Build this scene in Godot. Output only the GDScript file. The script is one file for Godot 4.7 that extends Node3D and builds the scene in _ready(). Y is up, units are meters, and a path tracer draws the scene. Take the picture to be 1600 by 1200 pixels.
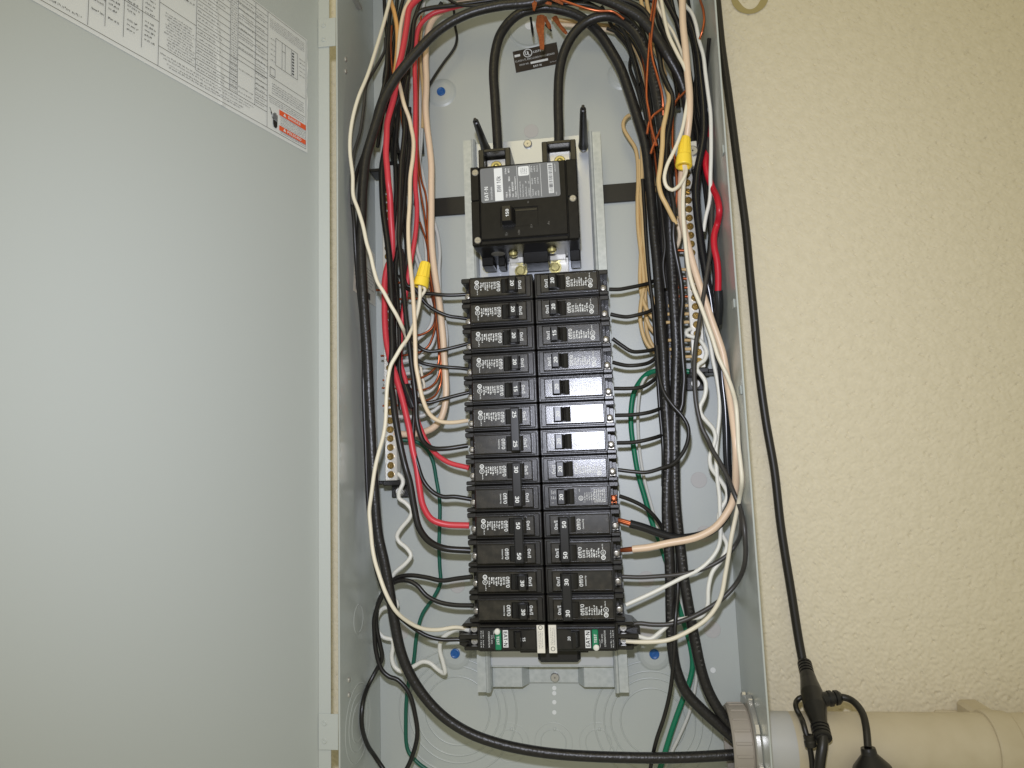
extends Node3D
# An open electrical panelboard on a stuccoed wall, photographed with the camera's flash.
# All shapes are written in millimetres: x right, y up, z out of the wall; S turns them into metres, OFF lifts the panel off the floor.
const S := 0.001
const OFF := Vector3(0, 1.45, 0)
var rng := RandomNumberGenerator.new()
var taken := {}
var base_of := {}
var M := {}
var cache := {}

# ---------- shapes ----------
func new_st() -> SurfaceTool:
	var st := SurfaceTool.new()
	st.begin(Mesh.PRIMITIVE_TRIANGLES)
	return st

func tri(st: SurfaceTool, a: Vector3, b: Vector3, c: Vector3, n: Vector3) -> void:
	st.set_normal(n)
	st.add_vertex(a * S)
	if (b - a).cross(c - a).dot(n) > 0.0:
		st.add_vertex(c * S)
		st.add_vertex(b * S)
	else:
		st.add_vertex(b * S)
		st.add_vertex(c * S)

func quad(st: SurfaceTool, a: Vector3, b: Vector3, c: Vector3, d: Vector3, out: Vector3) -> void:
	var n := (c - a).cross(d - b).normalized()
	if n.dot(out) < 0.0:
		n = -n
	tri(st, a, b, c, n)
	tri(st, a, c, d, n)

func cbox(st: SurfaceTool, x0: float, x1: float, y0: float, y1: float, z0: float, z1: float, ch := 0.4, xf := Transform3D.IDENTITY) -> void:
	var lo := Vector3(x0, y0, z0)
	var hi := Vector3(x1, y1, z1)
	var mid := (lo + hi) * 0.5
	var half := (hi - lo) * 0.5
	ch = minf(ch, minf(half.x, minf(half.y, half.z)) * 0.9)
	var pt := func(s: Vector3, k: int) -> Vector3:
		var e := half - Vector3.ONE * ch
		e[k] = half[k]
		return xf * (mid + e * s)
	var bas := xf.basis
	for k in 3:
		var i := (k + 1) % 3
		var j := (k + 2) % 3
		for sk in [-1.0, 1.0]:
			var n := Vector3.ZERO
			n[k] = sk
			var q: Array = []
			for c in [[-1.0, -1.0], [1.0, -1.0], [1.0, 1.0], [-1.0, 1.0]]:
				var s := n
				s[i] = c[0]
				s[j] = c[1]
				q.append(pt.call(s, k))
			quad(st, q[0], q[1], q[2], q[3], bas * n)
		for si in [-1.0, 1.0]:
			for sj in [-1.0, 1.0]:
				var s0 := Vector3.ZERO
				s0[i] = si
				s0[j] = sj
				var s1 := s0
				s0[k] = -1.0
				s1[k] = 1.0
				var out := Vector3.ZERO
				out[i] = si
				out[j] = sj
				quad(st, pt.call(s0, i), pt.call(s1, i), pt.call(s1, j), pt.call(s0, j), bas * out)
	for sx in [-1.0, 1.0]:
		for sy in [-1.0, 1.0]:
			for sz in [-1.0, 1.0]:
				var s := Vector3(sx, sy, sz)
				tri(st, pt.call(s, 0), pt.call(s, 1), pt.call(s, 2), (bas * s).normalized())

# polygon in the x-y plane of xf, extruded along its z
func prism(st: SurfaceTool, poly: PackedVector2Array, h0: float, h1: float, xf := Transform3D.IDENTITY) -> void:
	var ids := Geometry2D.triangulate_polygon(poly)
	var up := xf.basis.z.normalized()
	for t in range(0, ids.size(), 3):
		var a := poly[ids[t]]
		var b := poly[ids[t + 1]]
		var c := poly[ids[t + 2]]
		tri(st, xf * Vector3(a.x, a.y, h1), xf * Vector3(b.x, b.y, h1), xf * Vector3(c.x, c.y, h1), up)
		tri(st, xf * Vector3(a.x, a.y, h0), xf * Vector3(b.x, b.y, h0), xf * Vector3(c.x, c.y, h0), -up)
	var cw := Geometry2D.is_polygon_clockwise(poly)
	for i in poly.size():
		var a := poly[i]
		var b := poly[(i + 1) % poly.size()]
		var d := (b - a).normalized()
		var o := Vector2(d.y, -d.x) * (-1.0 if cw else 1.0)
		quad(st, xf * Vector3(a.x, a.y, h0), xf * Vector3(b.x, b.y, h0), xf * Vector3(b.x, b.y, h1), xf * Vector3(a.x, a.y, h1), xf.basis * Vector3(o.x, o.y, 0))

func flat(st: SurfaceTool, x0: float, x1: float, y0: float, y1: float, h: float, xf := Transform3D.IDENTITY) -> void:
	quad(st, xf * Vector3(x0, y0, h), xf * Vector3(x1, y0, h), xf * Vector3(x1, y1, h), xf * Vector3(x0, y1, h), xf.basis.z)

# turned shape: prof = (distance along axis, radius); smooth round the axis, creased along it
func lathe(st: SurfaceTool, o: Vector3, axis: Vector3, prof: Array, sides := 20) -> void:
	axis = axis.normalized()
	var u := axis.cross(Vector3.UP if absf(axis.y) < 0.9 else Vector3.RIGHT).normalized()
	var w := axis.cross(u)
	for k in prof.size() - 1:
		var p: Vector2 = prof[k]
		var q: Vector2 = prof[k + 1]
		var d := q - p
		if d.length() < 0.0001:
			continue
		var nn := Vector2(-d.y, d.x).normalized()   # (along, radial)
		for i in sides:
			var a0 := TAU * i / sides
			var a1 := TAU * (i + 1) / sides
			var r0 := u * cos(a0) + w * sin(a0)
			var r1 := u * cos(a1) + w * sin(a1)
			var n0 := (axis * nn.x + r0 * nn.y).normalized()
			var n1 := (axis * nn.x + r1 * nn.y).normalized()
			var v := [o + axis * p.x + r0 * p.y, o + axis * p.x + r1 * p.y, o + axis * q.x + r1 * q.y, o + axis * q.x + r0 * q.y]
			var n := [n0, n1, n1, n0]
			for t in [[0, 1, 2], [0, 2, 3]]:
				var g: Vector3 = (v[t[1]] - v[t[0]]).cross(v[t[2]] - v[t[0]])
				if g.length() < 1e-9:
					continue
				var order: Array = [t[0], t[2], t[1]] if g.dot(n0 + n1) > 0.0 else t
				for x in order:
					st.set_normal(n[x])
					st.add_vertex(v[x] * S)

func V2(a: float, b: float) -> Vector2:
	return Vector2(a, b)

func cyl(st: SurfaceTool, o: Vector3, axis: Vector3, h0: float, h1: float, r: float, ch := 0.3, sides := 20) -> void:
	lathe(st, o, axis, [V2(h0, 0), V2(h0, r), V2(h1 - ch, r), V2(h1, r - ch), V2(h1, 0)], sides)

# smooth path through points
func path(pts: Array, step := 4.0) -> PackedVector3Array:
	var out := PackedVector3Array()
	var n := pts.size()
	for i in n - 1:
		var p0: Vector3 = pts[maxi(i - 1, 0)]
		var p1: Vector3 = pts[i]
		var p2: Vector3 = pts[i + 1]
		var p3: Vector3 = pts[mini(i + 2, n - 1)]
		if i == 0:
			p0 = p1 * 2.0 - p2
		if i == n - 2:
			p3 = p2 * 2.0 - p1
		# centripetal Catmull-Rom
		var t1 := maxf(sqrt(p0.distance_to(p1)), 0.01)
		var t2 := maxf(sqrt(p1.distance_to(p2)), 0.01)
		var t3 := maxf(sqrt(p2.distance_to(p3)), 0.01)
		var m1 := ((p1 - p0) / t1 - (p2 - p0) / (t1 + t2) + (p2 - p1) / t2) * t2
		var m2 := ((p2 - p1) / t2 - (p3 - p1) / (t2 + t3) + (p3 - p2) / t3) * t2
		var k := maxi(1, ceili(p1.distance_to(p2) / step))
		for j in k:
			var t := float(j) / k
			var t2_ := t * t
			var t3_ := t2_ * t
			out.append(p1 * (2 * t3_ - 3 * t2_ + 1) + m1 * (t3_ - 2 * t2_ + t) + p2 * (-2 * t3_ + 3 * t2_) + m2 * (t3_ - t2_))
	out.append(pts[n - 1])
	return out

func tube(st: SurfaceTool, line: PackedVector3Array, r: float, sides := 10, taper := 1.0) -> void:
	var n := line.size()
	var rings: Array = []
	var norms: Array = []
	var u := Vector3.ZERO
	for i in n:
		var d := (line[mini(i + 1, n - 1)] - line[maxi(i - 1, 0)]).normalized()
		if i == 0:
			u = d.cross(Vector3(0.3, 0.2, 1.0)).normalized()
		else:
			u = (u - d * u.dot(d)).normalized()
		var w := d.cross(u)
		var rr := r * lerpf(1.0, taper, float(i) / (n - 1))
		var ring := PackedVector3Array()
		var nor := PackedVector3Array()
		for k in sides:
			var a := TAU * k / sides
			var o := u * cos(a) + w * sin(a)
			nor.append(o)
			ring.append(line[i] + o * rr)
		rings.append(ring)
		norms.append(nor)
	for i in n - 1:
		for k in sides:
			var k2 := (k + 1) % sides
			var six: Array = [[i, k], [i + 1, k], [i + 1, k2], [i, k], [i + 1, k2], [i, k2]]
			for o in six:
				st.set_normal(norms[o[0]][o[1]])
				st.add_vertex(rings[o[0]][o[1]] * S)
	for e in [0, n - 1]:
		var d: Vector3 = (line[0] - line[1]).normalized() if e == 0 else (line[n - 1] - line[n - 2]).normalized()
		for k in range(1, sides - 1):
			tri(st, rings[e][0], rings[e][k], rings[e][k + 1], d)

# plate with chamfered outer edges and one rectangular opening
func plate_with_hole(st: SurfaceTool, o: Rect2, hole: Rect2, z0: float, z1: float, ch: float) -> void:
	var ring := func(r: Rect2, z: float) -> Array:
		return [Vector3(r.position.x, r.position.y, z), Vector3(r.end.x, r.position.y, z), Vector3(r.end.x, r.end.y, z), Vector3(r.position.x, r.end.y, z)]
	var out := [Vector3.DOWN, Vector3.RIGHT, Vector3.UP, Vector3.LEFT]
	var a: Array = ring.call(o, z0)
	var b: Array = ring.call(o, z1 - ch)
	var c: Array = ring.call(o.grow(-ch), z1)
	var d: Array = ring.call(hole.grow(0.3), z1)
	var e: Array = ring.call(hole, z1 - 0.3)
	var f: Array = ring.call(hole, z0)
	for i in 4:
		var j := (i + 1) % 4
		quad(st, a[i], a[j], b[j], b[i], out[i])
		quad(st, b[i], b[j], c[j], c[i], out[i] + Vector3.BACK)
		quad(st, c[i], c[j], d[j], d[i], Vector3.BACK)
		quad(st, d[i], d[j], e[j], e[i], Vector3.BACK)
		quad(st, e[i], e[j], f[j], f[i], -out[i])

# ---------- lettering ----------
var fonts := {}
func font(kind: String) -> Font:
	if not fonts.has(kind):
		var f := SystemFont.new()
		f.font_names = PackedStringArray(["Droid Serif" if kind == "serif" else "Droid Sans"])
		f.font_weight = 700 if kind == "bold" else 400
		fonts[kind] = f
	return fonts[kind]

func glyphs(s: String, kind: String) -> Mesh:
	var key := kind + "|" + s
	if not cache.has(key):
		var t := TextMesh.new()
		t.text = s
		t.font = font(kind)
		t.font_size = 40
		t.pixel_size = 0.001
		t.depth = 0.0
		t.curve_step = 3.0
		t.horizontal_alignment = HORIZONTAL_ALIGNMENT_CENTER
		t.vertical_alignment = VERTICAL_ALIGNMENT_CENTER
		var box := t.get_aabb()
		var m := ArrayMesh.new()
		m.add_surface_from_arrays(Mesh.PRIMITIVE_TRIANGLES, t.get_mesh_arrays())
		cache[key] = [m, box]
	return cache[key][0]

# s fitted into the given width and height (mm) with its lower left corner at x, y of the frame xf
func write(st: SurfaceTool, s: String, x: float, y: float, w: float, h: float, xf: Transform3D, kind := "sans", lift := 0.15) -> void:
	var m := glyphs(s, kind)
	var b: AABB = cache[kind + "|" + s][1]
	var sx := w * S / b.size.x
	var sy := h * S / b.size.y
	var local := Transform3D(Basis.from_scale(Vector3(sx, sy, 1)), Vector3(x * S - b.position.x * sx, y * S - b.position.y * sy, lift * S))
	var t := Transform3D(xf.basis, xf.origin * S) * local
	var arr := m.surface_get_arrays(0)
	var pos: PackedVector3Array = arr[Mesh.ARRAY_VERTEX]
	var ids := PackedInt32Array(range(pos.size()))
	if arr[Mesh.ARRAY_INDEX] != null:
		ids = arr[Mesh.ARRAY_INDEX]
	var n := xf.basis.z.normalized()
	for i in range(0, ids.size() - 2, 3):
		tri(st, t * pos[ids[i]] / S, t * pos[ids[i + 1]] / S, t * pos[ids[i + 2]] / S, n)

# a line of print too small to read: letter-sized strokes
func small_print(st: SurfaceTool, x: float, y: float, w: float, h: float, xf: Transform3D, lift := 0.15, fill := 0.55) -> void:
	var at := x
	while at < x + w:
		var word := rng.randi_range(2, 7)
		for k in word:
			if at > x + w:
				break
			var lw := h * rng.randf_range(0.3, 0.6)
			var hh := h * (1.0 if rng.randf() < 0.4 else 0.72)
			if rng.randf() < 0.5:
				flat(st, at, at + lw * fill * 0.55, y, y + hh, lift, xf)
			else:
				flat(st, at, at + lw * fill, y + hh * rng.randf_range(0.0, 0.5), y + hh, lift, xf)
			at += lw
		at += h * 0.4

func ring_flat(st: SurfaceTool, c: Vector2, r0: float, r1: float, xf: Transform3D, lift := 0.15, sides := 20, sx := 1.0) -> void:
	for i in sides:
		var a := Vector2.from_angle(TAU * i / sides)
		var b := Vector2.from_angle(TAU * (i + 1) / sides)
		var q: Array = []
		for p in [a * r0, a * r1, b * r1, b * r0]:
			q.append(xf * Vector3(c.x + p.x * sx, c.y + p.y, lift))
		quad(st, q[0], q[1], q[2], q[3], xf.basis.z)

# raised ring pressed into sheet metal, lying in the plane of xf
func pressed_ring(st: SurfaceTool, c: Vector3, axis: Vector3, r: float, w: float, h: float, sides := 56) -> void:
	lathe(st, c, axis, [V2(-0.1, r + w), V2(h * 0.75, r + w * 0.4), V2(h, r), V2(h * 0.75, r - w * 0.4), V2(-0.1, r - w)], sides)

func frame(o: Vector3, xdir: Vector3, ydir: Vector3) -> Transform3D:
	return Transform3D(Basis(xdir, ydir, xdir.cross(ydir)), o)

# ---------- nodes ----------
func numbered(called: String) -> String:
	taken[called] = taken.get(called, -1) + 1
	return called if taken[called] == 0 else "%s_%03d" % [called, taken[called]]

func tag(o: Node3D, label: String, category: String, group := "") -> void:
	o.set_meta("label", label)
	o.set_meta("category", category)
	if group:
		o.set_meta("group", group)

func thing(called: String, label: String, category: String, at: Vector3, group := "") -> Node3D:
	var o := Node3D.new()
	o.name = numbered(called)
	add_child(o)
	o.position = at * S + OFF
	base_of[o] = at
	tag(o, label, category, group)
	return o

# a part modelled where it stands in the scene
func part(called: String, st: SurfaceTool, mat: Material, parent: Node3D, label := "") -> MeshInstance3D:
	return part_mesh(called, st.commit(), mat, parent, -(base_of[parent] as Vector3) * S if base_of.has(parent) else Vector3.ZERO, label)

# a part modelled round its parent's own base
func part_mesh(called: String, mesh: Mesh, mat: Material, parent: Node3D, at := Vector3.ZERO, label := "") -> MeshInstance3D:
	var o := MeshInstance3D.new()
	o.name = called
	o.mesh = mesh
	o.material_override = mat
	parent.add_child(o, true)
	o.position = at
	if label:
		o.set_meta("label", label)
	return o

func lone(called: String, mesh: Mesh, mat: Material, at: Vector3, label: String, category: String, group := "") -> MeshInstance3D:
	var o := MeshInstance3D.new()
	o.name = numbered(called)
	o.mesh = mesh
	o.material_override = mat
	add_child(o)
	o.position = at * S + OFF
	tag(o, label, category, group)
	return o

# a wire: centre line in mm, radius in mm
func wire(called: String, label: String, mat: String, r: float, pts: Array, group := "") -> MeshInstance3D:
	var st := new_st()
	var rel: Array = []
	for p in pts:
		rel.append(p - pts[0])
	tube(st, path(rel, 3.5 if r < 3.0 else 5.0), r, 10 if r < 3.0 else 18)
	return lone(called, st.commit(), M[mat], pts[0], label, "cable" if r > 3.8 else "wire", group)

# ---------- materials ----------
func noise_image(size: int, freq: float, oct: int, seed_: int, kind := FastNoiseLite.TYPE_SIMPLEX_SMOOTH) -> Image:
	var n := FastNoiseLite.new()
	n.seed = seed_
	n.noise_type = kind
	n.frequency = freq
	n.fractal_octaves = oct
	return n.get_seamless_image(size, size)

func toned(img: Image, dark: Color, light: Color) -> ImageTexture:
	var w := img.get_width()
	var h := img.get_height()
	var out := Image.create(w, h, false, Image.FORMAT_RGB8)
	for y in h:
		for x in w:
			out.set_pixel(x, y, dark.lerp(light, img.get_pixel(x, y).r))
	return ImageTexture.create_from_image(out)

func mat(c: Color, rough := 0.5, metal := 0.0, spec := 0.5) -> StandardMaterial3D:
	var m := StandardMaterial3D.new()
	m.albedo_color = c
	m.roughness = rough
	m.metallic = metal
	m.metallic_specular = spec
	return m

func bumpy(m: StandardMaterial3D, img: Image, bump: float, scale: float, strength: float) -> void:
	var b := img.duplicate() as Image
	b.convert(Image.FORMAT_RGB8)
	b.bump_map_to_normal_map(bump)
	m.normal_enabled = true
	m.normal_texture = ImageTexture.create_from_image(b)
	m.normal_scale = strength
	m.uv1_triplanar = true
	m.uv1_world_triplanar = true
	m.uv1_scale = Vector3.ONE * scale

func C8(r: int, g: int, b: int) -> Color:
	return Color8(r, g, b)

var named_wires := {}
func bare_end(o: Node3D, a: Vector3, b: Vector3, r: float) -> void:
	var st := new_st()
	for k in 7:
		var off := Vector3(0, cos(k * TAU / 7), sin(k * TAU / 7)) * r * 0.62
		tube(st, PackedVector3Array([a - (b - a) * 0.1 + off, a.lerp(b, 0.6) + off, b + off * 0.7]), r * 0.4, 6)
	part_mesh("copper_end", st.commit(), M.copper, o, Vector3.ZERO, "bare stranded copper end")

func _ready() -> void:
	rng.seed = 20240611
	# ---- camera ----
	var cam := Camera3D.new()
	cam.name = "camera"
	add_child(cam)
	cam.transform = Transform3D(Basis(Vector3(0.991746, -0.033591, -0.123740), Vector3(0.048271, 0.991886, 0.117614), Vector3(0.118785, -0.122616, 0.985320)).orthonormalized(), Vector3(57.2, -192, 741.3) * S + OFF)
	cam.fov = 56.4728
	cam.near = 0.02
	cam.far = 20.0
	cam.current = true
	# ---- the room's warm bounced light, the flash on the camera, a ceiling lamp ----
	var env := Environment.new()
	env.background_mode = Environment.BG_COLOR
	env.background_color = Color(0.40, 0.375, 0.265).linear_to_srgb()
	env.tonemap_mode = Environment.TONE_MAPPER_LINEAR
	env.tonemap_exposure = 0.96
	env.sdfgi_enabled = true
	env.ssao_enabled = true
	env.ssil_enabled = true
	var we := WorldEnvironment.new()
	we.name = "environment"
	we.environment = env
	add_child(we)
	var flash := SpotLight3D.new()
	flash.name = "camera_flash"
	add_child(flash)
	flash.position = Vector3(48, -98, 752) * S + OFF
	flash.light_color = Color(0.77, 0.80, 0.93).linear_to_srgb()
	flash.light_energy = 0.40
	flash.light_size = 0.012
	flash.spot_range = 12.0
	flash.spot_attenuation = 2.0
	flash.spot_angle = 56.0
	flash.spot_angle_attenuation = 1.0
	flash.look_at(Vector3(-30, -105, 0) * S + OFF)
	flash.shadow_enabled = true
	var lamp := AreaLight3D.new()
	lamp.name = "ceiling_lamp"
	add_child(lamp)
	lamp.area_size = Vector2(0.6, 1.2)
	lamp.position = Vector3(-100, 1100, 1500) * S + OFF
	lamp.look_at(Vector3(0, -100, 0) * S + OFF)
	lamp.light_color = Color(1.0, 0.92, 0.66)
	lamp.light_energy = 0.4
	lamp.area_range = 12.0
	lamp.shadow_enabled = true

	make_materials()
	stucco_wall()
	var box := enclosure()
	door_of(box)
	chassis()
	main_breaker()
	branch_breakers()
	neutral_bars()
	wires()
	wire_nuts()
	cord_and_pipe()
	small_things()

func make_materials() -> void:
	var fine := noise_image(256, 0.09, 3, 5)
	var patchy := noise_image(256, 0.012, 4, 9)
	var spangle := noise_image(256, 0.05, 2, 3, FastNoiseLite.TYPE_CELLULAR)
	var grey := mat(Color.WHITE, 0.42, 0.0, 0.62)
	grey.albedo_color = C8(182, 187, 182)
	bumpy(grey, fine, 3.0, 22.0, 0.05)
	M.paint = grey
	var dpaint := grey.duplicate() as StandardMaterial3D
	dpaint.roughness = 0.5
	dpaint.metallic_specular = 0.5
	dpaint.normal_scale = 0.03
	M.door = dpaint
	var galv := mat(Color.WHITE, 0.42, 0.35, 0.5)
	galv.albedo_texture = toned(spangle, C8(180, 186, 184), C8(202, 206, 204))
	galv.uv1_triplanar = true
	galv.uv1_world_triplanar = true
	galv.uv1_scale = Vector3.ONE * 14.0
	M.galv = galv
	var plate := mat(C8(203, 207, 211), 0.3, 0.35)
	M.plate = plate
	M.tin = mat(C8(226, 224, 216), 0.32, 0.4)
	var sidep := grey.duplicate() as StandardMaterial3D
	sidep.roughness = 0.24
	M.side = sidep
	M.brass = mat(C8(160, 134, 78), 0.28, 0.8)
	M.steel = mat(C8(196, 194, 188), 0.34, 0.7)
	M.zinc_yellow = mat(C8(196, 186, 130), 0.32, 0.75)
	M.copper = mat(C8(186, 104, 68), 0.28, 0.85)
	M.copper_dull = mat(C8(150, 78, 46), 0.36, 0.7)
	var bk := mat(Color.WHITE, 0.3, 0.0, 0.5)
	bk.albedo_texture = toned(patchy, C8(26, 25, 23), C8(40, 38, 34))
	bumpy(bk, noise_image(256, 0.16, 3, 12), 2.0, 20.0, 0.12)
	M.breaker = bk
	var face := mat(Color.WHITE, 0.235, 0.0, 0.5)
	face.albedo_texture = toned(noise_image(256, 0.02, 5, 21), C8(17, 16, 15), C8(52, 48, 41))
	bumpy(face, noise_image(256, 0.2, 3, 14), 2.0, 20.0, 0.1)
	face.metallic_specular = 0.62
	M.breaker_face = face
	var mf := face.duplicate() as StandardMaterial3D
	mf.albedo_texture = toned(noise_image(256, 0.02, 5, 22), C8(17, 16, 15), C8(26, 25, 22))
	mf.metallic_specular = 0.34
	mf.roughness = 0.36
	M.main_face = mf
	M.handle = mat(C8(26, 25, 24), 0.28)
	M.handle_worn = mat(C8(34, 34, 35), 0.24)
	M.black_plastic = mat(C8(30, 29, 28), 0.35)
	M.label_black = mat(C8(22, 22, 23), 0.4)
	M.label_dark = mat(C8(50, 50, 51), 0.4)
	M.label_grey = mat(C8(112, 114, 116), 0.45)
	M.print = mat(C8(224, 226, 224), 0.6)
	M.print_dim = mat(C8(128, 126, 120), 0.6)
	M.print_worn = mat(C8(104, 102, 98), 0.6)
	M.terminal = mat(C8(172, 168, 158), 0.36, 0.75)
	M.ink = mat(C8(66, 68, 68), 0.6)
	M.ink_black = mat(C8(28, 24, 23), 0.6)
	M.sticker = mat(C8(226, 222, 208), 0.5)
	M.paper = mat(C8(214, 216, 212), 0.5)
	M.orange = mat(C8(224, 92, 48), 0.5)
	M.test_green = mat(C8(20, 124, 84), 0.4)
	M.white_cap = mat(C8(225, 224, 214), 0.4)
	M.blue = mat(C8(34, 92, 158), 0.4)
	M.disc = mat(C8(186, 184, 180), 0.45)
	M.hole_dot = mat(C8(226, 228, 226), 0.5)
	# insulation
	var k := mat(Color.WHITE, 0.33)
	k.albedo_texture = toned(patchy, C8(24, 23, 22), C8(38, 36, 34))
	k.uv1_triplanar = true
	k.uv1_world_triplanar = true
	k.uv1_scale = Vector3.ONE * 9.0
	M.black = k
	M.gloss_black = mat(C8(28, 29, 32), 0.22)
	var big := mat(Color.WHITE, 0.36)
	big.albedo_texture = toned(noise_image(256, 0.05, 4, 33), C8(27, 26, 25), C8(42, 40, 38))
	bumpy(big, noise_image(256, 0.1, 3, 15), 2.0, 12.0, 0.35)
	M.cable = big
	M.grey_black = mat(C8(62, 60, 57), 0.4)
	M.red = mat(C8(206, 62, 72), 0.38)
	M.crimson = mat(C8(190, 24, 44), 0.38)
	M.cream = mat(C8(228, 208, 178), 0.42)
	M.peach = mat(C8(226, 200, 172), 0.38)
	M.white = mat(C8(230, 229, 220), 0.4)
	M.ivory = mat(C8(228, 220, 198), 0.42)
	M.grey_white = mat(C8(204, 204, 198), 0.42)
	M.tan = mat(C8(206, 176, 124), 0.45)
	M.amber = mat(C8(216, 164, 96), 0.45)
	M.green = mat(C8(14, 116, 82), 0.4)
	M.dark_green = mat(C8(22, 92, 74), 0.4)
	M.yellow = mat(C8(250, 216, 66), 0.42)
	M.bark = mat(Color.WHITE, 0.75)
	M.bark.albedo_texture = toned(noise_image(128, 0.08, 3, 41), C8(122, 62, 26), C8(186, 104, 52))
	M.bark.uv1_triplanar = true
	M.bark.uv1_world_triplanar = true
	M.bark.uv1_scale = Vector3.ONE * 30.0
	M.cord = mat(C8(34, 32, 28), 0.42)
	var st := mat(Color.WHITE, 0.85)
	st.albedo_texture = toned(noise_image(512, 0.05, 4, 51), C8(216, 207, 182), C8(227, 218, 194))
	st.uv1_triplanar = true
	st.uv1_world_triplanar = true
	st.uv1_scale = Vector3.ONE * 3.0
	M.stucco = st
	M.ring_stain = mat(C8(168, 154, 104), 0.8)
	var pp := mat(Color.WHITE, 0.4)
	pp.albedo_texture = toned(noise_image(256, 0.02, 4, 61), C8(190, 178, 150), C8(203, 192, 166))
	pp.uv1_triplanar = true
	pp.uv1_world_triplanar = true
	pp.uv1_scale = Vector3.ONE * 6.0
	M.pipe = pp
	M.pvc = mat(C8(186, 186, 182), 0.4)
	M.bushing = mat(C8(158, 150, 138), 0.5)

# ---------- setting ----------
func stucco_wall() -> void:
	var n1 := FastNoiseLite.new()
	n1.seed = 4
	n1.noise_type = FastNoiseLite.TYPE_SIMPLEX_SMOOTH
	n1.frequency = 0.26
	n1.fractal_octaves = 3
	var n2 := FastNoiseLite.new()
	n2.seed = 8
	n2.noise_type = FastNoiseLite.TYPE_SIMPLEX
	n2.frequency = 0.2
	n2.fractal_octaves = 2
	var n3 := FastNoiseLite.new()
	n3.seed = 15
	n3.noise_type = FastNoiseLite.TYPE_CELLULAR
	n3.frequency = 0.11
	var n4 := FastNoiseLite.new()
	n4.seed = 31
	n4.noise_type = FastNoiseLite.TYPE_SIMPLEX
	n4.frequency = 0.11
	var x0 := -330.0
	var x1 := 560.0
	var y0 := -560.0
	var y1 := 380.0
	var d := 1.25
	var nx := int((x1 - x0) / d) + 1
	var ny := int((y1 - y0) / d) + 1
	var hs := PackedFloat32Array()
	hs.resize(nx * ny)
	hs.fill(-4.6)
	for j in ny:
		for i in nx:
			var x := x0 + i * d
			var y := y0 + j * d
			if x > -172 and x < 172:
				continue
			var a := n1.get_noise_2d(x, y * 1.1)
			var e := n2.get_noise_2d(x * 0.9, y * 1.15)
			var c := n3.get_noise_2d(x, y)
			var pit := smoothstep(0.45, 0.75, n4.get_noise_2d(x, y)) * 1.5
			hs[j * nx + i] = -2.6 + 0.44 * a + 0.5 * smoothstep(-0.3, 0.35, e) - 0.12 * c - pit
	var pos := PackedVector3Array()
	var nor := PackedVector3Array()
	var idx := PackedInt32Array()
	for j in ny:
		for i in nx:
			var q := j * nx + i
			pos.append(Vector3(x0 + i * d, y0 + j * d, hs[q]) * S)
			var gx := (hs[q + 1 if i < nx - 1 else q] - hs[q - 1 if i > 0 else q]) / (2 * d)
			var gy := (hs[q + nx if j < ny - 1 else q] - hs[q - nx if j > 0 else q]) / (2 * d)
			nor.append(Vector3(-gx, -gy, 1).normalized())
	for j in ny - 1:
		for i in nx - 1:
			var x := x0 + i * d
			if x > -168 and x < 166:
				continue
			var q := j * nx + i
			idx.append_array(PackedInt32Array([q, q + nx, q + 1, q + 1, q + nx, q + nx + 1]))
	var arr := []
	arr.resize(Mesh.ARRAY_MAX)
	arr[Mesh.ARRAY_VERTEX] = pos
	arr[Mesh.ARRAY_NORMAL] = nor
	arr[Mesh.ARRAY_INDEX] = idx
	var m := ArrayMesh.new()
	m.add_surface_from_arrays(Mesh.PRIMITIVE_TRIANGLES, arr)
	var w := Node3D.new()
	w.name = "wall"
	add_child(w)
	w.position = OFF
	base_of[w] = Vector3.ZERO
	tag(w, "beige rough stuccoed wall behind the grey electrical box", "wall")
	w.set_meta("kind", "structure")
	part_mesh("stucco_surface", m, M.stucco, w)
	var st := new_st()
	cbox(st, -1400, 1400, -1400, 1000, -160, -5, 0)
	part("wall_core", st, M.stucco, w)
	st = new_st()
	var seg := 60
	for i in seg:
		var a := TAU * i / seg
		var b := TAU * (i + 1) / seg
		var w0 := 13.0 + 1.2 * sin(a * 3.0)
		var w1 := 13.0 + 1.2 * sin(b * 3.0)
		var c := Vector3(240, 308, -1.2)
		quad(st, c + Vector3(cos(a), sin(a), 0) * w0, c + Vector3(cos(a), sin(a), 0) * 19.5, c + Vector3(cos(b), sin(b), 0) * 19.5, c + Vector3(cos(b), sin(b), 0) * w1, Vector3.BACK)
	part("adhesive_ring", st, M.ring_stain, w, "olive ring of old glue left on the stucco")

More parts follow.
